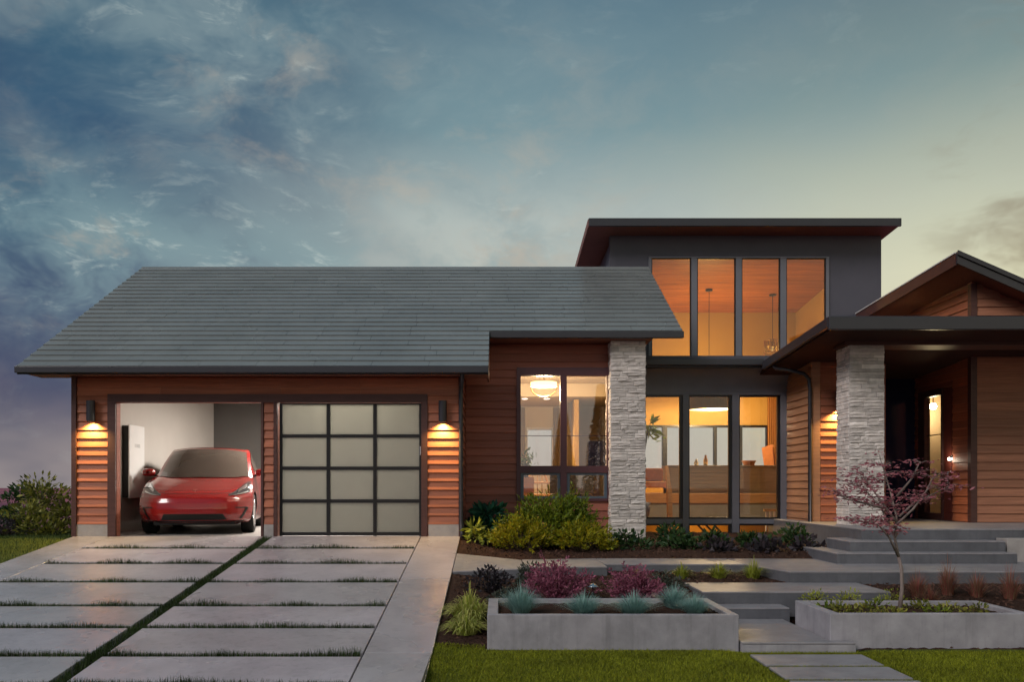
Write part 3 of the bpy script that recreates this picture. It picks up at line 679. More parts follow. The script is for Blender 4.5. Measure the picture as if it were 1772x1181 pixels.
wf = ob('wing_front_wall', MB().add([(WX, WY, .9), (12, WY, .9), (12, WY, 3.6), (WX, WY, 5.22), (WX, WY + .14, .9), (12, WY + .14, .9), (12, WY + .14, 3.6), (WX, WY + .14, 5.22)], [(0, 1, 2, 3), (5, 4, 7, 6), (0, 4, 5, 1), (3, 2, 6, 7), (1, 5, 6, 2), (0, 3, 7, 4)]), 'cedar_dark', house)
siding(wf, (WX + .07, WY), (11.9, WY), 1.0, 5.17, .151, 'cedar_brown', top=lambda z: (0, 3.6 if z < 3.4 else max(.1, min(3.6, (5.22 - z) / .434 - .1))))
dY0, dY1 = 15.82, 17.13          # door opening on the wing's side wall
wsd = ob('wing_side_wall', panel((WX, 19.0), (WX, WY + .141), .9, 5.2, .14, [(19.0 - dY1, 19.0 - dY0, .99, 3.48)]), 'cedar_dark', house)
siding(wsd, (WX, 18.9), (WX, WY + .07), 1.0, 5.15, .151, 'cedar', [(18.9 - dY1, 18.9 - dY0, 0, 3.5)])
ob('corner_board', MB().box(WX - .04, WX + .068, WY - .04, WY - .001, .99, 5.18), 'trim', house)
ob('corner_board', MB().box(WX - .04, WX - .001, WY, WY + .07, .99, 5.18), 'trim', house)
door = ob('entry_door', MB().box(WX + .02, WX + .07, 15.83, 16.20, .995, 3.47), 'door_wood', house)
ob('door_panel', MB().box(WX + .005, WX + .019, 15.90, 16.13, 1.15, 3.3), 'door_wood', door, bevel=.004)
ob('handle', MB().tube([(WX + .03, 15.92, 1.9), (WX - .05, 15.92, 1.9), (WX - .05, 15.92, 1.55), (WX + .03, 15.92, 1.55)], .012, 6), 'steel', door)
sl_ = ob('sidelight', MB().box(WX - .02, WX + .09, 16.205, 16.24, .995, 3.47).box(WX - .02, WX + .09, 16.86, 17.12, .995, 3.47).box(WX - .019, WX + .089, 16.241, 16.859, 3.35, 3.47).box(WX - .019, WX + .089, 16.241, 16.859, .995, 1.12), 'trim', house)
for a, b in ((1.121, 1.86), (1.88, 2.60), (2.62, 3.349)): ob('pane', MB().box(WX + .02, WX + .028, 16.241, 16.859, a, b), 'pane', sl_)
for a in (1.86, 2.60): ob('muntin', MB().box(WX + .015, WX + .035, 16.242, 16.858, a + .001, a + .019), 'frame_black', sl_)
ob('wing_room', MB().box(8.45, 11.4, 17.6, 17.7, .98, 3.6).box(10.2, 10.3, 15.4, 17.59, .98, 3.6), 'room_cream', house)
ob('wing_room_floor', MB().box(8.45, 11.4, 15.35, 17.59, .90, .985), 'oak', house)
ob('wing_room_ceiling', MB().box(8.45, 11.4, 15.35, 17.7, 3.602, 3.65), 'room_cream', house)
def wingroof():
    y0, y1, x0, x1 = 14.78, 18.9, 7.825, 12.5; t = .13
    zz = lambda x, y: 5.59 - .434 * (x - x0) - .05 * (y - y0)
    top = [(x0, y0, zz(x0, y0)), (x1, y0, zz(x1, y0)), (x1, y1, zz(x1, y1)), (x0, y1, zz(x0, y1))]
    bot = [(a, b, c - t) for a, b, c in top]
    ob('wing_roof', MB().add(bot + top, [(3, 2, 1, 0), (4, 5, 6, 7), (0, 1, 5, 4), (1, 2, 6, 5), (2, 3, 7, 6), (3, 0, 4, 7)]), 'soffit', house)
    f = [(x0 - .03, y0 - .05, zz(x0, y0) + .03), (x1, y0 - .05, zz(x1, y0) + .01)]
    ob('rake_board', MB().add([(p[0], p[1] + dy_, p[2] + dz) for dz in (-.20, .0) for dy_ in (0, .045) for p in f], [(0, 1, 5, 4), (2, 6, 7, 3), (4, 5, 7, 6), (0, 2, 3, 1), (0, 4, 6, 2), (1, 3, 7, 5)]), 'gutter', house)
    ob('rake_trim', MB().add([(p[0], p[1] + dy_, p[2] + dz) for dz in (-.06, .02) for dy_ in (-.03, -.002) for p in f], [(0, 1, 5, 4), (2, 6, 7, 3), (4, 5, 7, 6), (0, 2, 3, 1), (0, 4, 6, 2), (1, 3, 7, 5)]), 'gutter', house)
    g = [(x0, y0, zz(x0, y0)), (x0, y1, zz(x0, y1))]
    ob('fascia', MB().add([(p[0] + dx, p[1], p[2] + dz) for dz in (-.19, .01) for dx in (-.04, -.001) for p in g], [(0, 4, 5, 1), (2, 3, 7, 6), (4, 6, 7, 5), (0, 1, 3, 2), (0, 2, 6, 4), (1, 5, 7, 3)]), 'trim', house)
    ob('drip_edge', MB().add([(p[0] + dx, p[1], p[2] + dz) for dz in (.011, .03) for dx in (-.055, .02) for p in g], [(0, 4, 5, 1), (2, 3, 7, 6), (4, 6, 7, 5), (0, 1, 3, 2), (0, 2, 6, 4), (1, 5, 7, 3)]), 'white_paint', house)
wingroof()

# --- rooms behind the glass
ob('dining_floor', MB().box(-.61, 2.5, YM + .15, BY, .9, .99), 'oak', house)
ob('dining_ceiling', MB().box(-.61, 2.5, YM + .15, BY, 3.80, 3.86), 'room_cream', house)
ob('tray_ceiling', MB().box(-.61, 2.5, 18.2, BY - .01, 3.52, 3.795), 'room_cream', house)
dwh = (X(913, BY) + .61, X(955, BY) + .61, Z(815, BY), Z(744, BY))
ob('dining_back_wall', panel((-.61, BY), (2.5, BY), .99, 3.8, .15, [dwh]), 'room_cream', house)
dwi = ob('window', MB().box(X(911, BY), X(913, BY), BY - .04, BY + .1, dwh[2], dwh[3]).box(X(955, BY), X(957.5, BY), BY - .04, BY + .1, dwh[2], dwh[3]).box(X(911, BY), X(957.5, BY), BY - .04, BY + .1, dwh[3] + .001, dwh[3] + .05), 'white_paint', house)
ob('pane', MB().box(X(913, BY) + .001, X(955, BY) - .001, BY + .05, BY + .06, dwh[2], dwh[3]), 'pane', dwi)
ob('dining_side_wall', MB().box(2.501, 2.56, YM + .15, 20.7, .55, 3.9), 'room_cream', house)
ob('dining_partition', MB().box(1.62, 1.72, 18.6, BY - .01, .99, 3.5), 'room_wall', house)
gy1 = 24.0
bh = [(X(1085, gy1) - 2.56, X(1328, gy1) - 2.56, Z(828, gy1), Z(740, gy1))]
ob('great_back_wall', panel((2.56, gy1), (8.24, gy1), .2, 6.95, .15, bh), 'room_wall', house)
gwi = ob('window', MB().box(X(1085, gy1), X(1330, gy1), gy1 - .05, gy1 + .1, Z(740, gy1), Z(736.5, gy1)), 'frame_black', house)
for a, b in ((1146, 1154), (1183, 1186), (1235, 1240), (1279, 1284), (1326, 1330)): rail('mullion', a, b, 740.2, 828, 'frame_black', -.05, .1, gwi, gy1)
for a, b in ((1085, 1145.9), (1154.1, 1182.9), (1186.1, 1234.9), (1240.1, 1278.9), (1284.1, 1325.9)): rail('pane', a, b, 740.2, 828, 'pane', .03, .04, gwi, gy1)
ob('great_side_wall', MB().box(2.562, 2.62, YW + .18, 19.09, .2, 4.0), 'room_wall', house)
ob('great_side_wall', MB().box(2.562, 2.62, 19.101, 23.99, .2, 6.4), 'room_wall', house)
ob('great_end_wall', MB().prism([(UX1 - .15, 19.101), (UX1 - .122, 19.101), (UX1 - .122, 23.99), (UX1 - .15, 23.99)], .2, lambda p: 6.925 - .094 * (p[1] - 18.95)), 'room_wall', house)
for k in range(14):
    ya = YU + .16 + k * .36; yb = min(ya + .352, 23.99)
    ob('ceiling_board', MB().prism([(UX0 + .13, ya), (UX1 - .13, ya), (UX1 - .13, yb), (UX0 + .13, yb)], lambda p: 6.93 - .094 * (p[1] - 18.95), lambda p: 6.96 - .094 * (p[1] - 18.95)), 'room_ceiling', house)
ob('raised_floor', MB().box(2.63, 8.23, 20.0, 23.99, 1.25, 1.467), 'oak', house)
ob('floor_face', MB().box(2.63, 8.23, 20.03, 20.2, .88, 1.249), 'grey_panel', house)
ob('lower_floor', MB().box(2.63, 8.23, YW + .18, 22, .1, .2), 'oak', house)
ob('lower_back_wall', MB().box(2.63, 8.23, 21.6, 21.7, .2, 1.24), 'room_wall', house)
ob('drywall_band', MB().box(LX0 + .1, 8.2, YW + .18, YU - .01, 4.09, 4.10), 'room_wall', house)

# ------------------------------------------------------------------ lamps
def wall_lamp(x, y, ztop, zbot, label, e=110):
    r = thing('wall_lamp', (x, y, zbot), label, 'lamp', 'cylinder lamps on the cedar walls'); c = y - .10
    ob('shade', MB().lathe([(.05, ztop - zbot), (.066, ztop - zbot), (.066, 0), (.058, 0), (.058, .06), (.05, .06)], (x, c, zbot), 24), 'metal_dark', r, smooth=False)
    ob('bracket', MB().box(x - .035, x + .035, c + .06, y - .022, zbot + .1, zbot + .24), 'metal_dark', r, bevel=.004)
    ob('bulb', MB().lathe([(0, .03), (.03, .034), (.048, .045), (.05, .058)], (x, c, zbot), 20), 'glow_warm', r, smooth=True)
    lamp('lamp_light', r, 'SPOT', (x, c, zbot + .02), e, (1, .64, .19), .035, spot_size=R(135), spot_blend=.9)
wall_lamp(X(157, 13.9), YG, Z(694, 13.9), Z(730, 13.9), 'dark cylinder wall lamp lit above the wall beside the open garage bay')
wall_lamp(X(766, 13.9), YG, Z(694, 13.9), Z(731, 13.9), 'dark cylinder wall lamp lit between the closed garage door and downspout')
wall_lamp(6.12, YP, 3.35, 3.0, 'dark cylinder wall lamp half hidden behind the porch stone column', 135)
g = thing('ceiling_light', (-3.5, 17.3, 3.5), 'flat ceiling light inside the garage above the parked car', 'lamp')
ob('housing', MB().box(-4.2, -2.8, 17.0, 17.6, 3.57, 3.628), 'white_paint', g, bevel=.01); ob('diffuser', MB().box(-4.15, -2.85, 17.05, 17.55, 3.555, 3.569), 'glow_panel', g)
lamp('lamp_light', g, 'AREA', (-3.5, 17.3, 3.54), 290, (1, .92, .82), shape='RECTANGLE', size=1.2, size_y=.5)
g = thing('ceiling_light', (-2.6, 14.75, 3.5), 'flat ceiling light behind the frosted garage door', 'lamp')
ob('housing', MB().box(-3.1, -2.1, 14.55, 14.95, 3.57, 3.628), 'white_paint', g, bevel=.01); ob('diffuser', MB().box(-3.05, -2.15, 14.6, 14.9, 3.555, 3.569), 'glow_panel', g)
lamp('lamp_light', g, 'POINT', (-2.9, 14.72, 3.42), 44, (1, .91, .74), .1); lamp('lamp_light', g, 'POINT', (-2.0, 14.72, 3.42), 44, (1, .91, .74), .1)
dl = (X(941, 16.5), 16.5, Z(670, 16.5))
g = thing('pendant_light', dl, 'glowing drum pendant with a metal hoop in the dining window', 'lamp')
ob('shade', MB().lathe([(.0, .085), (.25, .085), (.25, 0), (0, 0)], dl, 28), 'glow_warm', g)
ob('hoop', MB().tube([(dl[0] + .24 * math.cos(a), dl[1], dl[2] - .02 - .17 * math.sin(a)) for a in np.linspace(0, math.pi, 16)], .012, 6), 'brass', g, smooth=True)
ob('rod', MB().tube([(dl[0], dl[1], dl[2] + .08), (dl[0], dl[1], 3.80)], .012, 6), 'brass', g)
lamp('lamp_light', g, 'POINT', (dl[0], dl[1], dl[2] - .12), 170, (1, .74, .44), .15)
for px in (908, 946):
    g = thing('downlight', (X(px, 18.6), 18.6, 3.5), 'small recessed downlight in the dining ceiling, %s' % ('nearer the window edge' if px < 920 else 'under the glowing pendant'), 'lamp', 'recessed dining downlights')
    ob('trim_ring', MB().lathe([(.06, 0), (.09, -.004), (.09, .01)], (X(px, 18.6), 18.6, 3.512), 20), 'white_paint', g); ob('bulb', MB().lathe([(0, -.002), (.06, -.001)], (X(px, 18.6), 18.6, 3.512), 20), 'glow_white', g)
    lamp('lamp_light', g, 'SPOT', (X(px, 18.6), 18.6, 3.50), 150, (1, .72, .42), .05, spot_size=R(110), spot_blend=.6)
pl = (X(1227, 22.0), 22.0, Z(710, 22.0))
g = thing('drum_pendant', pl, 'large brown drum pendant glowing from below in the tall room', 'lamp')
ob('shade', MB().lathe([(.52, .34), (.53, .34), (.53, 0), (.52, 0), (.52, .33)], pl, 36), 'shade', g, smooth=False)
ob('diffuser', MB().lathe([(0, .02), (.515, .021)], pl, 36), 'glow_soft', g)
ob('cord', MB().tube([(pl[0], pl[1], pl[2] + .3), (pl[0], pl[1], 6.62)], .007, 6), 'metal_dark', g); ob('canopy', MB().lathe([(0, 0), (.09, 0), (.09, .03), (0, .03)], (pl[0], pl[1], 6.60), 20), 'metal_dark', g)
lamp('lamp_light', g, 'POINT', (pl[0] + .26, pl[1], pl[2] - .1), 260, (1, .70, .38), .08); lamp('lamp_light', g, 'POINT', (pl[0], pl[1], pl[2] + 1.2), 125, (1, .64, .20), .1)
p2 = (X(1337, 22.4), 22.4, Z(612, 22.4))
g = thing('basket_pendant', p2, 'small woven basket pendant hanging behind the upper windows', 'lamp')
bk = MB()
for k in range(18):
    a = 2 * math.pi * k / 18; bk.tube([(p2[0] + .2 * math.cos(a), p2[1] + .2 * math.sin(a), p2[2]), (p2[0] + .21 * math.cos(a), p2[1] + .21 * math.sin(a), p2[2] + .33)], .010, 5)
for zz in (0, .16, .33): bk.tube([(p2[0] + .205 * math.cos(a), p2[1] + .205 * math.sin(a), p2[2] + zz) for a in np.linspace(0, 2 * math.pi, 25)], .012, 5)
ob('basket', bk, 'brass', g, smooth=True); ob('cord', MB().tube([(p2[0], p2[1], p2[2] + .05), (p2[0], p2[1], 6.60)], .007, 6), 'metal_dark', g)
ob('canopy', MB().lathe([(0, 0), (.09, 0), (.09, .03), (0, .03)], (p2[0], p2[1], 6.57), 20), 'metal_dark', g)
ob('bulb', MB().lathe([(0, 0), (.05, .03), (.06, .08), (.04, .13), (0, .15)], (p2[0], p2[1], p2[2] + .05), 16), 'white_gloss', g, smooth=True)
for k_, x_ in enumerate((3.7, 4.9)):  # added lamps, out of view, to brighten the raised floor's front edge
    g = thing('downlight', (x_, 18.0, 4.05), 'added unseen downlight over the stairwell behind the tall glazing, %s' % ('nearer the stone column' if k_ == 0 else 'nearer the porch'), 'lamp', 'added stairwell downlights')
    ob('trim_ring', MB().lathe([(.06, 0), (.09, -.004), (.09, .01)], (x_, 18.0, 4.078), 20), 'white_paint', g); ob('bulb', MB().lathe([(0, -.002), (.06, -.001)], (x_, 18.0, 4.078), 20), 'glow_white', g)
    lamp('lamp_light', g, 'SPOT', (x_, 18.0, 4.06), 120, (1, .78, .52), .06, spot_size=R(130), spot_blend=.6)
g = thing('stair_lamp', (4.6, 20.2, .8), 'warm lamp at the lower stair behind the bottom panes', 'lamp')
ob('shade', MB().lathe([(.1, .12), (.12, 0), (0, 0)], (5.05, 20.6, .78), 20), 'glow_warm', g); ob('stem', MB().tube([(5.05, 20.6, .9), (5.05, 20.6, 1.24)], .012, 6), 'metal_dark', g)
lamp('lamp_light', g, 'POINT', (4.8, 20.5, .72), 22, (1, .56, .16), .1)
e1 = (8.62, 17.2, 3.22)
g = thing('hall_pendant', e1, 'bright hall pendant seen through the entry sidelight', 'lamp')
ob('bulb', MB().lathe([(0, -.07), (.05, -.05), (.07, 0), (.05, .05), (0, .07)], e1, 18), 'glow_star', g, smooth=True); ob('stem', MB().tube([e1, (e1[0], e1[1], 3.60)], .012, 6), 'brass', g)
lamp('lamp_light', g, 'POINT', (e1[0], e1[1], e1[2] - .14), 15, (1, .78, .45), .07)
e2 = (WX - .04, X(0, 1) and 8.3 * F / (1647 - VX), Z(795, 8.3 * F / (1647 - VX)))
g = thing('porch_light', e2, 'tiny bright round wall light beside the entry door', 'lamp')
ob('backplate', MB().box(WX - .012, WX - .001, e2[1] - .04, e2[1] + .04, e2[2] - .06, e2[2] + .06), 'steel', g, bevel=.003); ob('bulb', MB().lathe([(0, -.03), (.022, -.02), (.03, 0), (.022, .02), (0, .03)], (WX - .043, e2[1], e2[2]), 16), 'glow_white', g, smooth=True)
lamp('lamp_light', g, 'POINT', (WX - .12, e2[1], e2[2]), 1.6, (1, .85, .65), .03)

# ------------------------------------------------------------------ car
def lerp(a, b, t): return a + (b - a) * t
def build_car(loc, yaw):
    r = thing('parked_car', loc, 'glossy red sedan parked in the open garage bay facing out', 'car', rotz=yaw); r.scale = (1, .92, 1)
    # centre line (y, z), half width, edge set-back, edge drop: bumper lip over the nose to the windscreen foot
    CL = [(.12, .20, .84, .42, 0), (.04, .25, .88, .43, 0), (.0, .34, .905, .44, 0), (-.005, .44, .915, .45, 0), (.015, .54, .915, .44, 0), (.06, .615, .91, .43, -.01), (.15, .672, .90, .41, -.03),
          (.32, .745, .895, .36, -.035), (.55, .815, .885, .31, -.03), (.80, .878, .875, .25, -.012), (1.02, .928, .865, .20, .0), (1.22, .968, .855, .16, .012)]
    CL = np.array(CL); NR = len(CL)
    def A(s, t):
        k = np.clip(s, 0, NR - 1.0001); i = int(k); p = lerp(CL[i], CL[i + 1], k - i)
        u = abs(t); hump = .028 * math.exp(-((u - .84) / .13) ** 2) * float(sstep(5.2, 8.5, s))
        y = p[0] + p[3] * (u ** 3.2); z = p[1] - p[4] * u ** 4 + hump
        if s < 5.5: y -= .0
        return Vector((t * p[2], y, z))
    ts = np.linspace(-1, 1, 41); ss = np.linspace(0, NR - 1, 45)
    body = MB()
    P = [[A(s, t) for t in ts] for s in ss]; body.grid(P)
    # sides: from the nose corner back, wheel arches cut into the lower edge
    TOP = [(.56, .70, .90)] + [tuple(np.array((A(s, 1).y, A(s, 1).z, A(s, 1).x))) for s in np.arange(6.5, NR - .99, .5)] + [(1.7, 1.0, .862), (2.4, 1.02, .872), (3.2, 1.03, .865), (3.9, 1.03, .83), (4.45, 1.0, .76)]
    TOP = np.array(sorted(TOP))
    def arch(y):
        b = .20
        for yc in (.90, 3.75):
            dd = .385 ** 2 - (y - yc) ** 2
            if dd > 0: b = max(b, .335 + math.sqrt(dd))
        return b
    nv = 12; E = [A(s, 1) for s in np.linspace(0, 6, nv)]
    ys = np.concatenate([[.56, .60], np.arange(.64, 1.32, .035), np.arange(1.36, 3.34, .12), np.arange(3.36, 4.14, .035), np.arange(4.2, 4.5, .08)])
    for sg in (1, -1):
        rows_ = [[Vector((p.x * sg, p.y, p.z)) for p in E]]
        for y in ys:
            zt = np.interp(y, TOP[:, 0], TOP[:, 1]); xt = np.interp(y, TOP[:, 0], TOP[:, 2]); zb = arch(y); row = []
            wm = .925 if y < 3.8 else .925 - (y - 3.8) * .12
            flare = .012 * math.exp(-((y - .9) / .33) ** 2) + .012 * math.exp(-((y - 3.75) / .33) ** 2)
            for v in np.linspace(0, 1, nv):
                z = lerp(zb, zt, v); h = (z - .2) / (zt - .2)
                x = wm - .045 * (1 - min(h / .3, 1)) ** 2 + flare * (1 - h) - (wm - xt) * max(0, (h - .55) / .45) ** 2
                row.append(Vector((x * sg, y, z)))
            rows_.append(row)
        body.grid(rows_, flip=(sg < 0))
    # deck and tail
    tail = [(4.45, 1.0, .76), (4.6, .98, .74), (4.68, .9, .74), (4.7, .7, .80), (4.66, .45, .84), (4.55, .22, .84)]
    body.grid([[(w_ * t, y - .2 * abs(t) ** 3, z) for t in np.linspace(-1, 1, 15)] for y, z, w_ in tail])
    for sg in (1, -1): body.grid([[(.76 * sg, 4.45, 1.0), (.83 * sg, 4.3, .7), (.88 * sg, 4.3, .22)], [(.74 * sg, 4.45, .98), (.80 * sg, 4.5, .7), (.84 * sg, 4.35, .22)]], flip=sg < 0)
    me = body.mesh('body'); bm = bmesh.new(); bm.from_mesh(me); bmesh.ops.remove_doubles(bm, verts=bm.verts, dist=.004); bmesh.ops.recalc_face_normals(bm, faces=bm.faces); bm.to_mesh(me); bm.free()
    bo = ob('body', me, 'carpaint', r, smooth=True, local=True)
    # greenhouse: centre line over the roof
    G = np.array([(1.16, .955, .835), (1.45, 1.13, .80), (1.75, 1.305, .76), (2.0, 1.435, .725), (2.2, 1.515, .705), (2.55, 1.565, .685), (2.95, 1.55, .665), (3.4, 1.46, .61), (3.8, 1.33, .62), (4.2, 1.14, .66), (4.5, 1.0, .70)])
    def Gp(s, t):
        k = np.clip(s, 0, len(G) - 1.0001); i = int(k); p = lerp(G[i], G[i + 1], k - i); u = abs(t)
        return Vector((t * p[2], p[0] + (.22 if s < 4 else .22 * max(0, 1 - (s - 4))) * u ** 2.6, p[1] - .055 * u ** 2.4))
    def gpatch(s0, s1, t0, t1, n, m, off=0.):
        return [[Gp(s, t) + Vector((0, -off * .6, off)) for t in np.linspace(t0, t1, m)] for s in np.linspace(s0, s1, n)]
    fr = MB().grid(gpatch(0, 4, -1, -.925, 14, 4)).grid(gpatch(0, 4, .925, 1, 14, 4)).grid(gpatch(3.95, 4.6, -.93, .93, 5, 21)).grid(gpatch(4, 10, -1, -.90, 20, 4)).grid(gpatch(4, 10, .90, 1, 20, 4)).grid(gpatch(9.3, 10, -.9, .9, 3, 11))
    for sg in (1, -1):      # side frames
        top = [Gp(s, sg) for s in np.linspace(0, 10, 30)]
        low = [Vector((sg * np.interp(p.y, TOP[:, 0], TOP[:, 2]), p.y, np.interp(p.y, TOP[:, 0], TOP[:, 1]) - .005)) for p in top]
        fr.grid([[lerp(l, t, v) for v in (0, .5, 1)] for l, t in zip(low, top)], flip=sg > 0)
        sg_ = MB().grid([[lerp(l, t, v) + Vector((sg * .006, 0, 0)) for v in (.06, .5, .9)] for l, t in list(zip(low, top))[6:24]], flip=sg > 0)
        ob('side_window', sg_, 'car_glass', r, smooth=True, local=True)
    ob('roof_frame', fr, 'carpaint', r, smooth=True, local=True)
    ob('windshield', MB().grid(gpatch(.12, 3.97, -.93, .93, 18, 25, .002)), 'car_glass', r, smooth=True, local=True)
    ob('glass_roof', MB().grid(gpatch(4.58, 9.32, -.905, .905, 18, 17, .002)), 'car_glass', r, smooth=True, local=True)
    ob('cowl', MB().grid([[A(10.95, t) + Vector((0, -.03, .004)) for t in np.linspace(-.92, .92, 21)], [Gp(.2, t) + Vector((0, 0, -.004)) for t in np.linspace(-.92, .92, 21)]]), 'black_plastic', r, local=True)
    # patches lying on the nose
    def patch(fun, n, m, off): return MB().grid([[ (lambda s, t: A(s, t) + Vector((t * .4, -1, .35)).normalized() * off)(*fun(i / (n - 1), j / (m - 1))) for j in range(m)] for i in range(n)])
    ob('lower_intake', patch(lambda v, u: (lerp(.85, 2.05, v), lerp(-.60, .60, u) * lerp(1., .86, v)), 6, 21, .008), 'black_plastic', r, smooth=True, local=True)
    ob('lip', patch(lambda v, u: (lerp(.02, .55, v), lerp(-.9, .9, u)), 3, 21, .008), 'black_plastic', r, smooth=True, local=True)
    ob('hood_seam', patch(lambda v, u: (lerp(6.08, 6.16, v) + .9 * abs(lerp(-.62, .62, u)) ** 3, lerp(-.62, .62, u)), 2, 25, .003), 'black_plastic', r, smooth=True, local=True)
    for sg in (1, -1):
        def hl(v, u, g=0.): # outer swept-back, inner tip low
            t = lerp(.60, .955, u); lo = 5.6 + .55 * u * u; hi = lo + .42 + 2.5 * u ** 1.25
            return (lerp(lo + g, hi - g, v), sg * t)
        h = ob('headlight', patch(lambda v, u: hl(v, u), 9, 15, .006), 'lamp_lens', r, smooth=True, local=True)
        ob('lamp_strip', patch(lambda v, u: hl(lerp(.02, .14, v), lerp(.05, .93, u)), 3, 13, .011), 'lamp_chrome', h, smooth=True, local=True)
        ob('reflector', patch(lambda v, u: hl(lerp(.45, .82, v), lerp(.45, .85, u)), 4, 6, .010), 'lamp_chrome', h, smooth=True, local=True)
        ob('air_slot', patch(lambda v, u: (lerp(1.1, 3.0, v), sg * (lerp(.80, .845, u) + .085 * v)), 6, 3, .008), 'black_plastic', r, smooth=True, local=True)
        ob('slot_bar', patch(lambda v, u: (lerp(3.0, 3.18, v), sg * lerp(.72, .92, u)), 2, 6, .008), 'black_plastic', r, smooth=True, local=True)
        mi = MB(); mc = Vector((sg * .985, 1.62, 1.06)); prof = []
        for yy, a, b in ((-.07, .02, .02), (-.06, .085, .05), (-.01, .115, .07), (.06, .115, .07), (.10, .10, .06)):
            prof.append([mc + Vector((a * math.copysign(abs(math.cos(q)) ** .7, math.cos(q)), yy, b * math.copysign(abs(math.sin(q)) ** .7, math.sin(q)))) for q in np.linspace(0, 2 * math.pi, 17)])
        mo = ob('mirror', mi.grid(prof).add([tuple(p) for p in prof[-1][:-1]], [tuple(range(16))]), 'carpaint', r, smooth=True, local=True)
        ob('mirror_foot', MB().tube([(sg * .84, 1.64, 1.0), (sg * .92, 1.64, 1.02)], .02, 6), 'black_plastic', mo, local=True)
    for sg in (1, -1):
        for yc in (.90, 3.75):
            w0, w1 = sg * .70, sg * .915
            def ring(rr, x): return [(x, yc + rr * math.cos(a), .335 + rr * math.sin(a)) for a in np.linspace(0, 2 * math.pi, 33)]
            wo = ob('wheel', MB().grid([ring(.22, w0), ring(.32, w0), ring(.335, w0 + sg * .02), ring(.335, w1 - sg * .02), ring(.32, w1), ring(.245, w1 - sg * .005)]), 'rubber', r, smooth=True, local=True)
            rim = MB().grid([ring(.248, w1 - sg * .005), ring(.235, w1 - sg * .02), ring(.225, w1 - sg * .08)])
            for k in range(10):
                a = 2 * math.pi * k / 10; c, s_ = math.cos(a), math.sin(a)
                rim.tube([(w1 - sg * .03, yc + .04 * c, .335 + .04 * s_), (w1 - sg * .018, yc + .235 * c, .335 + .235 * s_)], [.028, .018], 6)
            rim.grid([ring(.001, w1 - sg * .02), ring(.06, w1 - sg * .025), ring(.06, w1 - sg * .06)])
            ob('rim', rim, 'steel', wo, smooth=True, local=True)
            ob('brake_disc', MB().grid([ring(.03, w1 - sg * .09), ring(.2, w1 - sg * .09)]), 'black_plastic', wo, local=True)
    ob('underbody', MB().box(-.66, .66, .25, 4.45, .16, .52), 'black_plastic', r, local=True)
    for yc in (.9, 3.75): ob('wheel_well', MB().grid([[(x, yc + .395 * math.cos(a), .335 + .395 * math.sin(a)) for x in (-.86, -.5, .5, .86)] for a in np.linspace(0, math.pi, 15)]), 'black_plastic', r, local=True)
    # small T-shaped nose badge
    c = A(6.75, 0); k = .0011
    shp = [(-38, 30), (38, 30), (34, 20), (9, 19), (0, -34), (-9, 19), (-34, 20)]
    ob('badge', MB().add([(x * k, c.y - .010 - y_ * k * .9 * -.0 - .012 + y_ * k * .75, c.z + .006 + y_ * k * .8) for x, y_ in shp], [(0, 1, 2, 3, 4, 5, 6)]), 'lamp_chrome', r, local=True)
    ob('steering_wheel', MB().tube([(.38 + .18 * math.cos(a), 1.98 + .05 * math.sin(a), .98 + .17 * math.sin(a)) for a in np.linspace(0, 2 * math.pi, 21)], .014, 6), 'black_plastic', r, smooth=True, local=True)
build_car((-5.05, 14.32, GZ - .002), R(11))

# ------------------------------------------------------------------ battery cabinet
b = thing('battery_cabinet', (-6.66, 15.8, 1.4), 'white slab battery cabinet mounted on the garage side wall', 'cabinet')
bz0, bz1 = Z(862, 15.5), Z(736.5, 15.5)
ob('body', MB().box(-6.738, -6.615, 15.5, 16.10, bz0, bz1), 'black_plastic', b, bevel=.015)
ob('front_cover', MB().box(-6.614, -6.588, 15.47, 16.13, bz0 - .012, bz1 + .012), 'white_gloss', b, bevel=.01)
for k in range(5): ob('letter', MB().box(-6.5878, -6.5868, 15.70 + k * .05, 15.712 + k * .05, Z(775, 15.7), Z(769, 15.7)), 'fabric', b)

# ------------------------------------------------------------------ furniture
def chair(x, y, zf, rot, m, label, hoop=False):
    r = thing('dining_chair', (x, y, zf), label, 'chair', 'chairs around the dining table', rotz=rot)
    ob('seat', MB().box(-.22, .22, -.22, .22, .43, .49), m, r, bevel=.02, local=True)
    for sx_ in (-.19, .19):
        for sy in (-.19, .19): ob('leg', MB().tube([(sx_, sy, 0), (sx_ * .9, sy * .9, .44)], [.014, .02], 8), 'oak', r, local=True)
    if hoop:
        ob('backrest', MB().tube([(.24 * math.cos(a), .2, .5 + .5 * math.sin(a)) for a in np.linspace(0, math.pi, 17)], .018, 8), 'oak', r, smooth=True, local=True)
        for k in (-.1, 0, .1): ob('spindle', MB().tube([(k, .2, .49), (k, .2, .96)], .009, 6), 'oak', r, local=True)
    else:
        ob('backrest', MB().grid([[(.25 * t, .2 + .05 * (1 - t * t) + .08 * v, .5 + .5 * v) for t in np.linspace(-1, 1, 9)] for v in np.linspace(0, 1, 6)]).grid([[(.25 * t, .25 + .05 * (1 - t * t) + .08 * v, .5 + .5 * v) for t in np.linspace(-1, 1, 9)] for v in np.linspace(0, 1, 6)], True)
           .grid([[(.25 * t, yy + .05 * (1 - t * t) + .08, 1.0) for t in np.linspace(-1, 1, 9)] for yy in (.2, .25)]), m, r, smooth=True, local=True)
    return r
chair(X(972, 17.2), 17.2, .99, math.pi, 'fabric', 'grey upholstered dining chair with wide back nearest the window mullion')
chair(X(1003, 17.6), 17.6, .99, math.pi, 'fabric', 'grey upholstered dining chair further along the dining table')
chair(X(934, 17.8), 17.8, .99, .2, 'oak', 'wooden hoop back dining chair in front of the bright rear window', True)
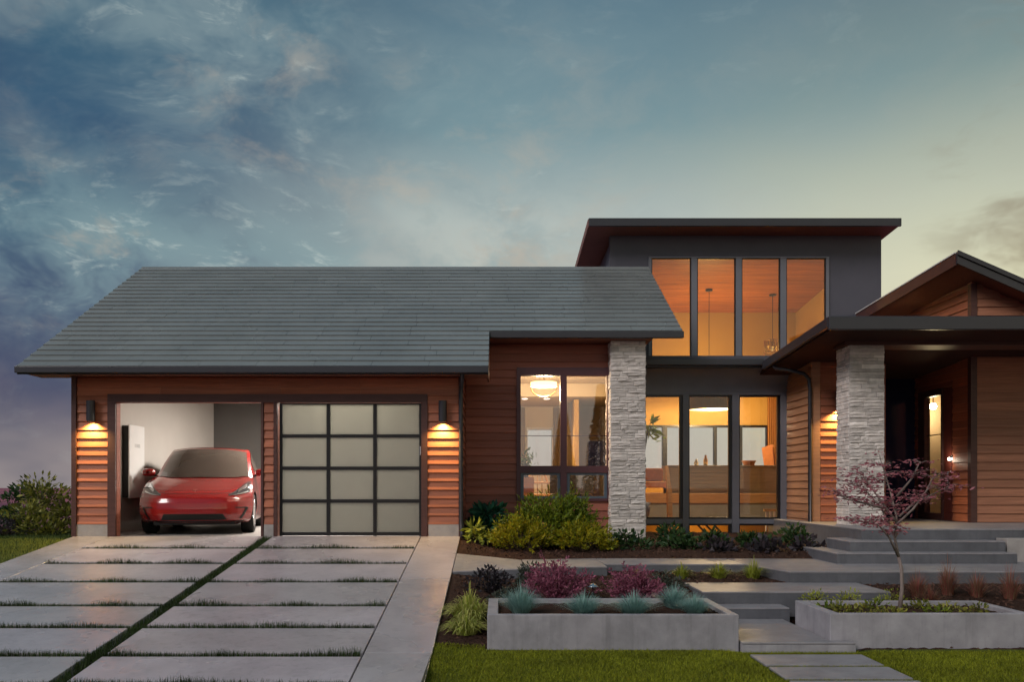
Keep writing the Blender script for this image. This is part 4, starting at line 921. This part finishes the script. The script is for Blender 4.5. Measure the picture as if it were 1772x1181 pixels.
t = thing('dining_table', (1.0, 17.9, .99), 'oak dining table behind the lower window panes', 'table')
ob('table_top', MB().box(.1, 1.6, 17.75, 18.55, 1.69, 1.73), 'oak', t, bevel=.006)
for a in (.2, 1.5):
    for b_ in (17.85, 18.45): ob('leg', MB().box(a - .03, a + .03, b_ - .03, b_ + .03, .99, 1.689), 'oak', t)
def curtain(x0, x1, y, z0, z1, label, m='curtain'):
    n = 41; P = [[(lerp(x0, x1, i / (n - 1)), y + .035 * math.sin(i * 1.15), z) for i in range(n)] for z in np.linspace(z0, z1, 4)]
    tag(ob('curtain', MB().grid(P), m, smooth=True), label, 'curtain', 'curtains behind the windows')
curtain(X(957, 20.2), X(977, 20.2), 20.25, 1.0, 3.48, 'long tan curtain beside the bright rear dining window')
curtain(X(893, 20.2), X(909, 20.2), 20.25, 1.0, 3.48, 'long tan curtain at the outer side of the rear dining window')
curtain(1.50, 1.60, 18.9, 1.0, 3.48, 'narrow tan drape hanging by the dining partition')
curtain(X(1329, 23.7), X(1352, 23.7), 23.75, 1.47, 5.2, 'tall amber curtain at the end of the rear windows', 'curtain_warm')
pic = tag(ob('wall_screen', MB().box(1.9, 2.3, 18.4, 18.44, 1.9, 2.6), 'night_glass', bevel=.01), 'dark flat screen on the side wall seen in the dining window', 'screen')
vs = thing('vase', (X(908, 16.6), 16.6, 1.7), 'small dark vase with leaves at the dining window edge', 'vase')
ob('vase_body', MB().lathe([(0, 0), (.05, 0), (.08, .1), (.05, .2), (.035, .26), (.045, .28)], (X(910, 16.6), 16.6, 1.80), 16), 'night_glass', vs, smooth=True)
ob('stand', MB().box(X(910, 16.6) - .15, X(910, 16.6) + .15, 16.45, 16.75, .99, 1.799), 'oak', vs)
P = rng.normal(size=(60, 3)) * [.09, .09, .07] + [X(910, 16.6), 16.6, 2.12]
ob('leaves', leaves(P, rng.normal(size=(60, 3)) + [0, 0, .5], .12, .4, 'leaf_dark', 'leaves'), None, vs)
k = thing('kitchen_island', (5.4, 21, 1.467), 'long tan slatted counter on the raised floor of the tall room', 'counter')
kx0, kx1, kz1 = X(1158, 21.2), 8.0, Z(806, 21.2)
ob('carcass', MB().box(kx0, kx1, 21.2, 22.0, 1.467, kz1 - .03), 'cabinet', k); ob('counter_top', MB().box(kx0 - .03, kx1, 21.16, 22.03, kz1 - .029, kz1), 'cabinet', k, bevel=.006)
for i in range(6): ob('slat', MB().box(X(1193, 21.2), X(1262, 21.2), 21.18, 21.198, 1.52 + i * .09, 1.59 + i * .09), 'cabinet', k, bevel=.004)
for i, px in enumerate((1160, 1279)): ob('panel', MB().box(X(px, 21.2), X(px + 30, 21.2), 21.18, 21.198, 1.52, kz1 - .06), 'cabinet', k, bevel=.004)
for i_, (px, hh, m_, tx) in enumerate([(1205, .16, 'white_gloss', 'small white jar on the tan counter near the middle pane'), (1221, .26, 'brass', 'slim brass bottle on the tan counter beside a white jar'), (1296, .12, 'leather', 'low brown bowl on the tan counter behind the far pane')]):
    xx_ = X(px, 21.4); wd_ = .05 if i_ < 2 else .13
    tag(ob(['jar', 'bottle', 'bowl'][i_], MB().lathe([(0, 0), (wd_, 0), (wd_ * 1.1, hh * .5), (wd_ * (.5 if i_ < 2 else 1.3), hh * .8), (wd_ * (.5 if i_ < 2 else 1.35), hh), (0, hh * .96)], (xx_, 21.4, kz1 + .001), 18), m_, smooth=True), tx, ['jar', 'bottle', 'bowl'][i_])
q = thing('lounge_chair', (X(1128, 21), 21, 1.467), 'brown leather lounge chair in the tall room near the stone column', 'chair')
ob('seat', MB().box(X(1095, 21), X(1150, 21), 20.7, 21.3, 1.6, 1.75), 'leather', q, bevel=.03); ob('backrest', MB().box(X(1095, 21), X(1150, 21), 21.15, 21.35, 1.76, 2.08), 'leather', q, bevel=.04)
for a in (1098, 1146): ob('leg', MB().box(X(a, 21), X(a + 3, 21), 20.75, 20.8, 1.468, 1.599), 'frame_black', q)
q = thing('cushion_chair', (X(1326, 21.6), 21.6, 2.1), 'tan leather shell chair turned beside the right rear window', 'chair')
ob('shell', MB().grid([[(X(1322 + 18 * u, 22.3) , 22.3 + .2 * v, lerp(Z(806, 22.3), Z(775 - 6 * u, 22.3), v)) for u in np.linspace(0, 1, 5)] for v in np.linspace(0, 1, 5)]).grid([[(X(1326 + 18 * u, 22.3), 22.36 + .2 * v, lerp(Z(806, 22.3), Z(775 - 6 * u, 22.3), v)) for u in np.linspace(0, 1, 5)] for v in np.linspace(0, 1, 5)], True), 'leather', q, smooth=True)
ob('base', MB().tube([(X(1332, 22.3), 22.33, 1.467), (X(1332, 22.3), 22.33, 2.1)], .02, 8), 'metal_dark', q)
rl_ = thing('stair_newel', (X(1160, 18.6), 18.6, .2), 'tall curved light wood stair newel behind the glazing', 'stair rail')
ob('post', MB().grid([[(X(px, 18.6), 18.6, Z(py, 18.6)) for px, py in ((1153, 808), (1155, 850), (1156, 896), (1155, 940))], [(X(px, 18.6), 18.6, Z(py, 18.6)) for px, py in ((1156, 806), (1163, 850), (1164, 896), (1162, 940))]], True)
   .grid([[(X(px, 18.6), 18.72, Z(py, 18.6)) for px, py in ((1153, 808), (1155, 850), (1156, 896), (1155, 940))], [(X(px, 18.6), 18.72, Z(py, 18.6)) for px, py in ((1156, 806), (1163, 850), (1164, 896), (1162, 940))]])
   .grid([[(X(px, 18.6), y_, Z(py, 18.6)) for px, py in ((1156, 806), (1163, 850), (1164, 896), (1162, 940))] for y_ in (18.6, 18.72)]).grid([[(X(px, 18.6), y_, Z(py, 18.6)) for px, py in ((1153, 808), (1155, 850), (1156, 896), (1155, 940))] for y_ in (18.72, 18.6)]), 'oak', rl_)
ba = thing('stair_balustrade', (X(1335, 18.4), 18.4, .2), 'pale wooden stair balusters behind the bottom right pane', 'stair rail')
for i in range(4): ob('baluster', MB().box(X(1325 + 7 * i, 18.4), X(1327.5 + 7 * i, 18.4), 18.4, 18.43, .2, 1.1), 'white_paint', ba)
ob('handrail', MB().box(X(1322, 18.4), X(1352, 18.4), 18.38, 18.45, 1.101, 1.15), 'oak', ba)
sr = thing('stair_flight', (X(1215, 19), 19, .2), 'dark open stair stringers slanting behind the bottom middle pane', 'stairs')
for i in range(3): ob('stringer', MB().tube([(X(1195 + 14 * i, 19.2), 19.2, .95), (X(1228 + 14 * i, 19.2), 19.2, .50)], .022, 6), 'metal_dark', sr)
hp = thing('house_plant', (X(1118, 17.9), 17.9, 1.3), 'green leafy house plant peeking past the stone column indoors', 'plant')
ob('stem', MB().tube([(X(1112, 17.9), 17.9, 1.25), (X(1116, 17.9), 17.9, 2.4), (X(1122, 17.9), 17.9, 2.85)], .015, 6), 'twig', hp)
P = np.array([X(1123, 17.9), 17.9, Z(745, 17.9)]) + rng.normal(size=(40, 3)) * [.07, .05, .12]
ob('leaves', leaves(P, rng.normal(size=(40, 3)) * [1, .5, .8] + [.9, 0, -.3], .24, .3, 'leaf_green', 'leaves'), None, hp)
ob('pot', MB().lathe([(0, 0), (.13, 0), (.17, .3), (.15, .3), (.14, .26), (0, .26)], (X(1112, 17.9), 17.9, 1.0), 20), 'frame_grey', hp, smooth=True)
ob('pot_shelf', MB().box(X(1100, 17.9), X(1122, 17.9), 17.7, 18.1, .95, .999), 'oak', hp)
ht = thing('hall_table', (9.3, 16.9, .985), 'pale wooden hall table behind the entry sidelight', 'table')
ob('table_top', MB().box(9.0, 9.5, 16.6, 17.3, 1.72, 1.76), 'oak', ht); 
for a in (9.03, 9.47):
    for b_ in (16.63, 17.27): ob('leg', MB().box(a - .02, a + .02, b_ - .02, b_ + .02, .986, 1.719), 'oak', ht)
pl_ = thing('path_light', (X(1026, 10.4), 10.4, .3), 'small round metal garden light between the two purple shrubs', 'garden light')
gp = (X(1026, 10.4), 10.4, float(zgarden(1.1, 10.4)))
ob('stake', MB().tube([gp, (gp[0], gp[1], .42)], .012, 6), 'metal_dark', pl_); ob('cap', MB().lathe([(.02, .0), (.075, -.012), (.07, .0), (.02, .03), (0, .033)], (gp[0], gp[1], .42), 20), 'steel', pl_, smooth=True)

# ------------------------------------------------------------------ plants
def shrub(name, px, Y, wpx, hpx, m, label, n=1500, leaf=.06, aspect=.5, clumps=26, z=None, cat='shrub', group='garden shrubs', up=.5, stemm='twig', depth=None, flat=1., low=.0, asym=0., tight=.16):
    x = X(px, Y); z0 = float(zgarden(x, Y)) if z is None else z; rx = wpx * Y / F / 2; hz = hpx * Y / F; ry = depth or rx * .8
    r = thing(name, (x, Y, z0), label, cat, group)
    th = rng.uniform(0, 2 * math.pi, clumps); rr = np.sqrt(rng.uniform(.0, 1, clumps)); ph = rng.uniform(low, 1, clumps)
    cz = ph * hz * (1 - .55 * rr ** 2 * flat) * .92; cx = rr * np.cos(th) * rx * (.5 + .5 * np.sin(np.pi * np.clip(ph * .8 + .2, 0, 1))) + asym * ph * rx; cy = rr * np.sin(th) * ry * .85
    cc = np.stack([x + cx, Y + cy, z0 + .04 * hz + cz], 1)
    st_ = MB()
    for c in cc[:18]: st_.tube([(x + random.uniform(-.03, .03), Y, z0 - .03), lerp(np.array([x, Y, z0]), c, .55) + [0, 0, .05 * hz], tuple(c)], [.012, .008, .003], 5, False)
    ob('stems', st_, stemm, r)
    i = rng.integers(0, clumps, n); rad = tight * hz * rng.uniform(.6, 1.5, clumps)[i] + .02
    dv_ = unit(rng.normal(size=(n, 3))); dv_[:, 2] *= .8; P = cc[i] + dv_ * (rad * rng.uniform(.35, 1.05, n) ** .6)[:, None] * [1.25 * rx / max(hz * .5, rx * .6), 1, .8]
    P[:, 2] = np.maximum(P[:, 2], z0 + .01)
    ob('foliage', leaves(P, dv_ + [0, 0, up], leaf, aspect, m), None, r)
    return r
def spray_shrub(name, px, Y, wpx, hpx, m, label, branches=150, per=16, leaf=.06, aspect=.34, blen=.34, z=None, group='garden shrubs', depth=None, arch=.0, stemm='twig', droopy=0., shell=.55, top=1.):
    """shrub made of leafy sprays that grow outwards from a dome, with dark gaps between them"""
    x = X(px, Y); z0 = float(zgarden(x, Y)) if z is None else z; rx = wpx * Y / F / 2; hz = hpx * Y / F; ry = depth or rx * .7
    r = thing(name, (x, Y, z0), label, 'shrub', group)
    u = unit(rng.normal(size=(branches, 3))); u[:, 2] = np.abs(u[:, 2]) * top + .04; u = unit(u)
    k = rng.uniform(shell, .88, branches)[:, None] * rng.uniform(.72, 1.05, branches)[:, None]
    o = np.array([x, Y, z0 + .03]) + u * k * [rx, ry, hz]; dr = unit(u * [1, .8, .5] + [0, 0, .45 + arch] + rng.normal(size=(branches, 3)) * .28)
    L = blen * hz * rng.uniform(.5, 1.2, branches)
    P, D = [], []
    for j in range(per):
        t_ = (j + rng.uniform(0, 1, branches)) / per; c = o + dr * (L * t_)[:, None]; c[:, 2] -= droopy * L * t_ ** 2
        side = unit(np.cross(dr, rng.normal(size=(branches, 3)))); P.append(c + side * .006); D.append(dr * .8 + side * (1.05 - .6 * t_)[:, None] - [0, 0, droopy * .5])
    P = np.concatenate(P); D = np.concatenate(D); P[:, 2] = np.maximum(P[:, 2], z0 + .01)
    st_ = MB()
    for q in range(0, branches, max(1, branches // 40)): st_.tube([(x + u[q, 0] * rx * .15, Y, z0 - .03), lerp(np.array([x, Y, z0]), o[q], .6), tuple(o[q] + dr[q] * L[q] * .7)], [.013, .008, .003], 5, False)
    ob('stems', st_, stemm, r); ob('foliage', leaves(P, D, leaf, aspect, m), None, r)
    return r
def tuft(px, Y, wpx, hpx, m, label, n=240, wd=.008, z=None, group='ornamental grass tufts', name='grass_tuft', droop=1., cat='ornamental grass', core=.12):
    x = X(px, Y); z0 = float(zgarden(x, Y)) if z is None else z; rx = wpx * Y / F / 2; hz = hpx * Y / F
    r = thing(name, (x, Y, z0), label, cat, group)
    a = rng.uniform(0, 2 * math.pi, n); q = np.sqrt(rng.uniform(0, 1, n)); base = np.stack([x + np.cos(a) * q * rx * core, Y + np.sin(a) * q * rx * core, np.full(n, z0 - .01)], 1)
    lean = q ** .8 * rng.uniform(.75, 1.15, n); hh = hz * (1.12 - .62 * np.minimum(lean, 1.1)) * rng.uniform(.7, 1.05, n) / (1 - .38 * droop * .45)
    a2 = a + rng.normal(0, .3, n)
    ob('blades', blades(base, np.stack([np.cos(a2), np.sin(a2)], 1), hh, rx * lean * .95, np.full(n, wd), m, 'blades', 5, droop * (.45 + .75 * lean)), None, r)
    return r
# far left of the driveway
zl = lambda px, Y: float(zleft(X(px, Y), Y))
shrub('leafy_shrub', 78, 15.3, 120, 100, 'leaf_olive', 'broad leafy shrub with pale tips against the garage corner', 1900, .11, .42, 50, zl(78, 15.3), depth=.7, tight=.15)
shrub('leafy_shrub', 33, 15.9, 70, 88, 'leaf_dark', 'dark shrub just behind the pale tipped shrub beside the garage', 1000, .10, .45, 26, zl(33, 15.9), depth=.6, tight=.16)
shrub('leafy_shrub', 8, 14.8, 50, 48, 'leaf_dusky', 'low dusky shrub at the outer end of the driveway shrubs', 800, .06, .45, 16, zl(8, 14.8), depth=.4, tight=.18)
# bed under the dining window
shrub('laurel_shrub', 846, 14.6, 62, 74, 'leaf_teal', 'deep teal broad leaved shrub beside the garage downspout', 520, .17, .40, 26, up=.3, tight=.18)
spray_shrub('evergreen_shrub', 950, 14.2, 204, 84, 'leaf_green', 'large spreading green evergreen under the dining window', 300, 18, .075, .36, .36, depth=.6)
spray_shrub('evergreen_shrub', 985, 14.35, 80, 94, 'leaf_green', 'upright green evergreen spray reaching the lower window panes', 130, 18, .075, .36, .30, depth=.4, arch=.5)
spray_shrub('golden_shrub', 905, 13.75, 124, 52, 'leaf_gold', 'golden yellow low conifer in front of the large evergreen', 210, 16, .06, .36, .42, depth=.4)
spray_shrub('golden_shrub', 1008, 13.65, 118, 44, 'leaf_gold', 'golden yellow low conifer nearest the stone column', 210, 16, .06, .36, .42, depth=.4)
shrub('hosta', 823, 13.9, 40, 32, 'leaf_lime', 'small lime green leafy plant at the driveway corner', 160, .14, .34, 12, cat='plant', up=.2)
tags = ['directly below the stone column', 'first from the stone column under the tall window', 'partner of the pair under the tall window', 'under the middle of the tall window', 'under the far pane of the tall window', 'below the downspout by the entry steps']
for (px, Y, w_, h_), tx in zip([(1090, 13.9, 56, 36), (1160, 14.3, 46, 34), (1180, 13.9, 40, 30), (1236, 14.2, 44, 36), (1306, 14.2, 42, 36), (1376, 14.2, 44, 36)], tags):
    shrub('dark_shrub', px, Y, w_, h_, 'leaf_dark', 'small dark green shrub ' + tx, 330, .095, .5, 16, tight=.2)
for (px, w_), tx in zip([(1243, 40), (1326, 38), (1402, 50)], ['in front of the middle dark shrub', 'between the last two dark shrubs', 'beside the entry steps']):
    shrub('heuchera', px, 13.55, w_, 20, 'leaf_dusky', 'low dusky purple leaved plant ' + tx, 150, .10, .7, 12, cat='plant', up=.6, tight=.3)
# front bed
shrub('pale_shrub', 846, 10.6, 56, 46, 'leaf_dusky', 'dark leaved shrub behind the long yellow grass clump', 620, .055, .6, 20, tight=.18)
shrub('pale_shrub', 866, 10.1, 26, 34, 'leaf_grey', 'grey green sprig beside the yellow grass clump', 220, .05, .5, 9, tight=.2)
shrub('pale_shrub', 918, 10.9, 38, 44, 'leaf_grey', 'grey green variegated shrub left of the first purple shrub', 420, .05, .5, 14, tight=.2)
shrub('pale_shrub', 1152, 10.7, 50, 34, 'leaf_grey', 'grey green variegated shrub beyond the second purple shrub', 420, .05, .5, 14, tight=.2)
spray_shrub('purple_shrub', 966, 10.0, 126, 74, 'leaf_plum', 'tall arching purple barberry above the long planter', 190, 15, .042, .45, .5, depth=.34, arch=.5, stemm='leaf_plum', droopy=.35, shell=.35)
spray_shrub('purple_shrub', 1103, 10.0, 116, 60, 'leaf_plum', 'rounded purple barberry in the middle of the front bed', 190, 15, .042, .45, .5, depth=.34, arch=.3, stemm='leaf_plum', droopy=.35, shell=.35)
tuft(812, 9.25, 96, 66, 'leaf_straw', 'large yellow striped grass clump at the driveway edge', 300, .020, droop=1.75, core=.5)
tuft(806, 8.8, 80, 50, 'leaf_straw', 'lower yellow striped grass clump nearest the lawn', 240, .020, droop=1.75, core=.5)
for px, Y, w_, h_, tx in [(901, 8.7, 90, 60, 'at the driveway end of the long planter'), (1010, 8.66, 92, 46, 'between the first and third in the planter'), (1096, 8.66, 100, 46, 'at the middle front of the long planter'), (1202, 8.66, 78, 42, 'at the front corner nearest the steps'), (1166, 9.12, 80, 48, 'behind the front corner one in the planter')]:
    tuft(px, Y, w_, h_, 'leaf_blue', 'spiky blue fescue tuft ' + tx, 800, .006, z=PZ, droop=.45, core=.3, group='blue fescue tufts in the planter', name='blue_fescue')
for px, w_, h_, tx in [(1100, 32, 24, 'half hidden behind the second purple shrub'), (1180, 46, 36, 'first of three along the path'), (1243, 62, 38, 'middle of three along the path'), (1303, 58, 44, 'nearest the platform corner of three')]:
    tuft(px, 11.55, w_, h_, 'leaf_lime', 'bright lime grass tuft ' + tx, 170, .014, droop=1.3, core=.35, group='lime grass tufts by the path')
# right bed and planter
for px, w_, tx in [(1411, 28, 'closest to the garden steps'), (1469, 32, 'in the middle behind the maple planter'), (1543, 30, 'beside the maple trunk')]:
    shrub('yellow_plant', px, 9.75, w_, 24, 'leaf_lime', 'small yellow green plant ' + tx, 200, .04, .4, 9, z=float(zgarden(4, 9.75)) + .05, cat='plant', group='small yellow plants behind the planter', tight=.25)
for i, (px, Y, w_, tx) in enumerate([(1440, 9.0, 30, 'nearest the steps corner'), (1456, 8.85, 26, 'second along the planter'), (1500, 8.75, 36, 'between the corner and the maple'), (1515, 9.05, 30, 'behind the middle of the planter'), (1545, 8.6, 22, 'at the foot of the maple'), (1592, 9.05, 24, 'just past the maple trunk'), (1622, 8.7, 34, 'in the bright middle past the maple'), (1640, 8.85, 30, 'second past the maple'), (1690, 8.75, 34, 'at the far end of the planter')]):
    shrub('groundcover', px, Y, w_, 12, 'leaf_olive' if i % 3 else 'leaf_green', 'tiny low green plant in the maple planter, ' + tx, 90, .045, .5, 8, z=PZ, cat='plant', group='groundcover in the maple planter', tight=.4)
for px, Y, h_, tx in [(1588, 10.3, 62, 'closest to the maple'), (1640, 10.45, 74, 'second from the maple'), (1690, 10.3, 60, 'third from the maple'), (1748, 10.2, 72, 'at the picture edge'), (1610, 9.9, 42, 'low clump in front of the first two')]:
    tuft(px, Y, 60, h_, 'leaf_rust', 'thin reddish ornamental grass, ' + tx, 240, .007, droop=.8, core=.3, group='red grasses on the mulch', name='red_grass')
# Japanese maple
def maple(px, Y):
    x = X(px, Y); z0 = PZ; r = thing('maple_tree', (x, Y, z0), 'small purple japanese maple growing from the planter', 'tree')
    S = lambda a, b, dy=0.: np.array([X(a, Y), Y + dy, Z(b, Y)])
    tk = MB(); tk.tube([S(1557, 1056), S(1561, 1020), S(1560, 985), S(1555, 965)], [.024, .02, .018, .016], 8); 
    limbs = [[(1555, 965), (1550, 930), (1540, 905), (1530, 880), (1505, 850), (1480, 838)], [(1555, 965), (1535, 930), (1515, 910), (1490, 905), (1465, 900)], [(1550, 930), (1556, 895), (1552, 860), (1545, 820), (1540, 790)],
             [(1556, 895), (1580, 870), (1610, 855), (1640, 838)], [(1552, 905), (1530, 870), (1510, 835), (1500, 815)], [(1545, 915), (1575, 880), (1590, 850), (1600, 815)], [(1530, 880), (1500, 872), (1470, 865), (1456, 850)], [(1552, 860), (1570, 830), (1578, 800)]]
    tips = []; br = MB()
    for i, l in enumerate(limbs):
        dy_ = (-1) ** i * .12 * (1 + i % 3 * .5); pts = [S(a, b, dy_ * k / (len(l) - 1)) for k, (a, b) in enumerate(l)]
        br.tube(pts, list(np.linspace(.014, .004, len(pts))), 6)
        for k in range(1, len(pts)):
            for j in range(9):
                f = random.random(); p = lerp(pts[k - 1], pts[k], f); q = p + np.array([random.uniform(-.16, .16), random.uniform(-.22, .22), random.uniform(-.01, .09)]) * (.5 + .5 * k / len(pts))
                if k > 1: br.tube([p, lerp(p, q, .5) + [0, 0, .015], q], [.004, .003, .0015], 4, False); tips.append(q)
    ob('trunk', tk, 'bark', r, smooth=True); ob('branches', br, 'bark', r, smooth=True)
    T = np.array(tips); n = 1900; i = rng.integers(0, len(T), n)
    P = T[i] + rng.normal(size=(n, 3)) * [.055, .065, .014]; D = rng.normal(size=(n, 3)) * [1, 1, .22] + [0, 0, -.15]
    ob('crown', leaves(P, D, .052, .36, 'leaf_maple', 'crown', .15), None, r)
maple(1557, 8.95)
# conifers across the street, mirrored in the dining window
def conifer(x, y, h, label):
    r = thing('conifer_tree', (x, y, 0), label, 'tree', 'conifers across the street')
    ob('trunk', MB().tube([(x, y, -.6), (x, y, h * .96)], [.16, .02], 8), 'bark', r)
    n = 5200; t = rng.uniform(.08, 1, n) ** .8; a = rng.uniform(0, 2 * math.pi, n); rad = h * .19 * (1 - t) * (0.6 + .4 * np.abs(np.sin(t * 40 + np.sin(a * 5)))) * rng.uniform(.2, 1, n) ** .5
    P = np.stack([x + np.cos(a) * rad, y + np.sin(a) * rad, t * h], 1)
    ob('crown', leaves(P, np.stack([np.cos(a), np.sin(a), -.35 + 0 * a], 1), .28, .3, 'leaf_conifer', 'crown'), None, r)
conifer(5.9, -19, 7.6, 'tall narrow conifer across the street mirrored in the dining window'); conifer(4.1, -24, 6.4, 'shorter conifer across the street mirrored beside the tall one')
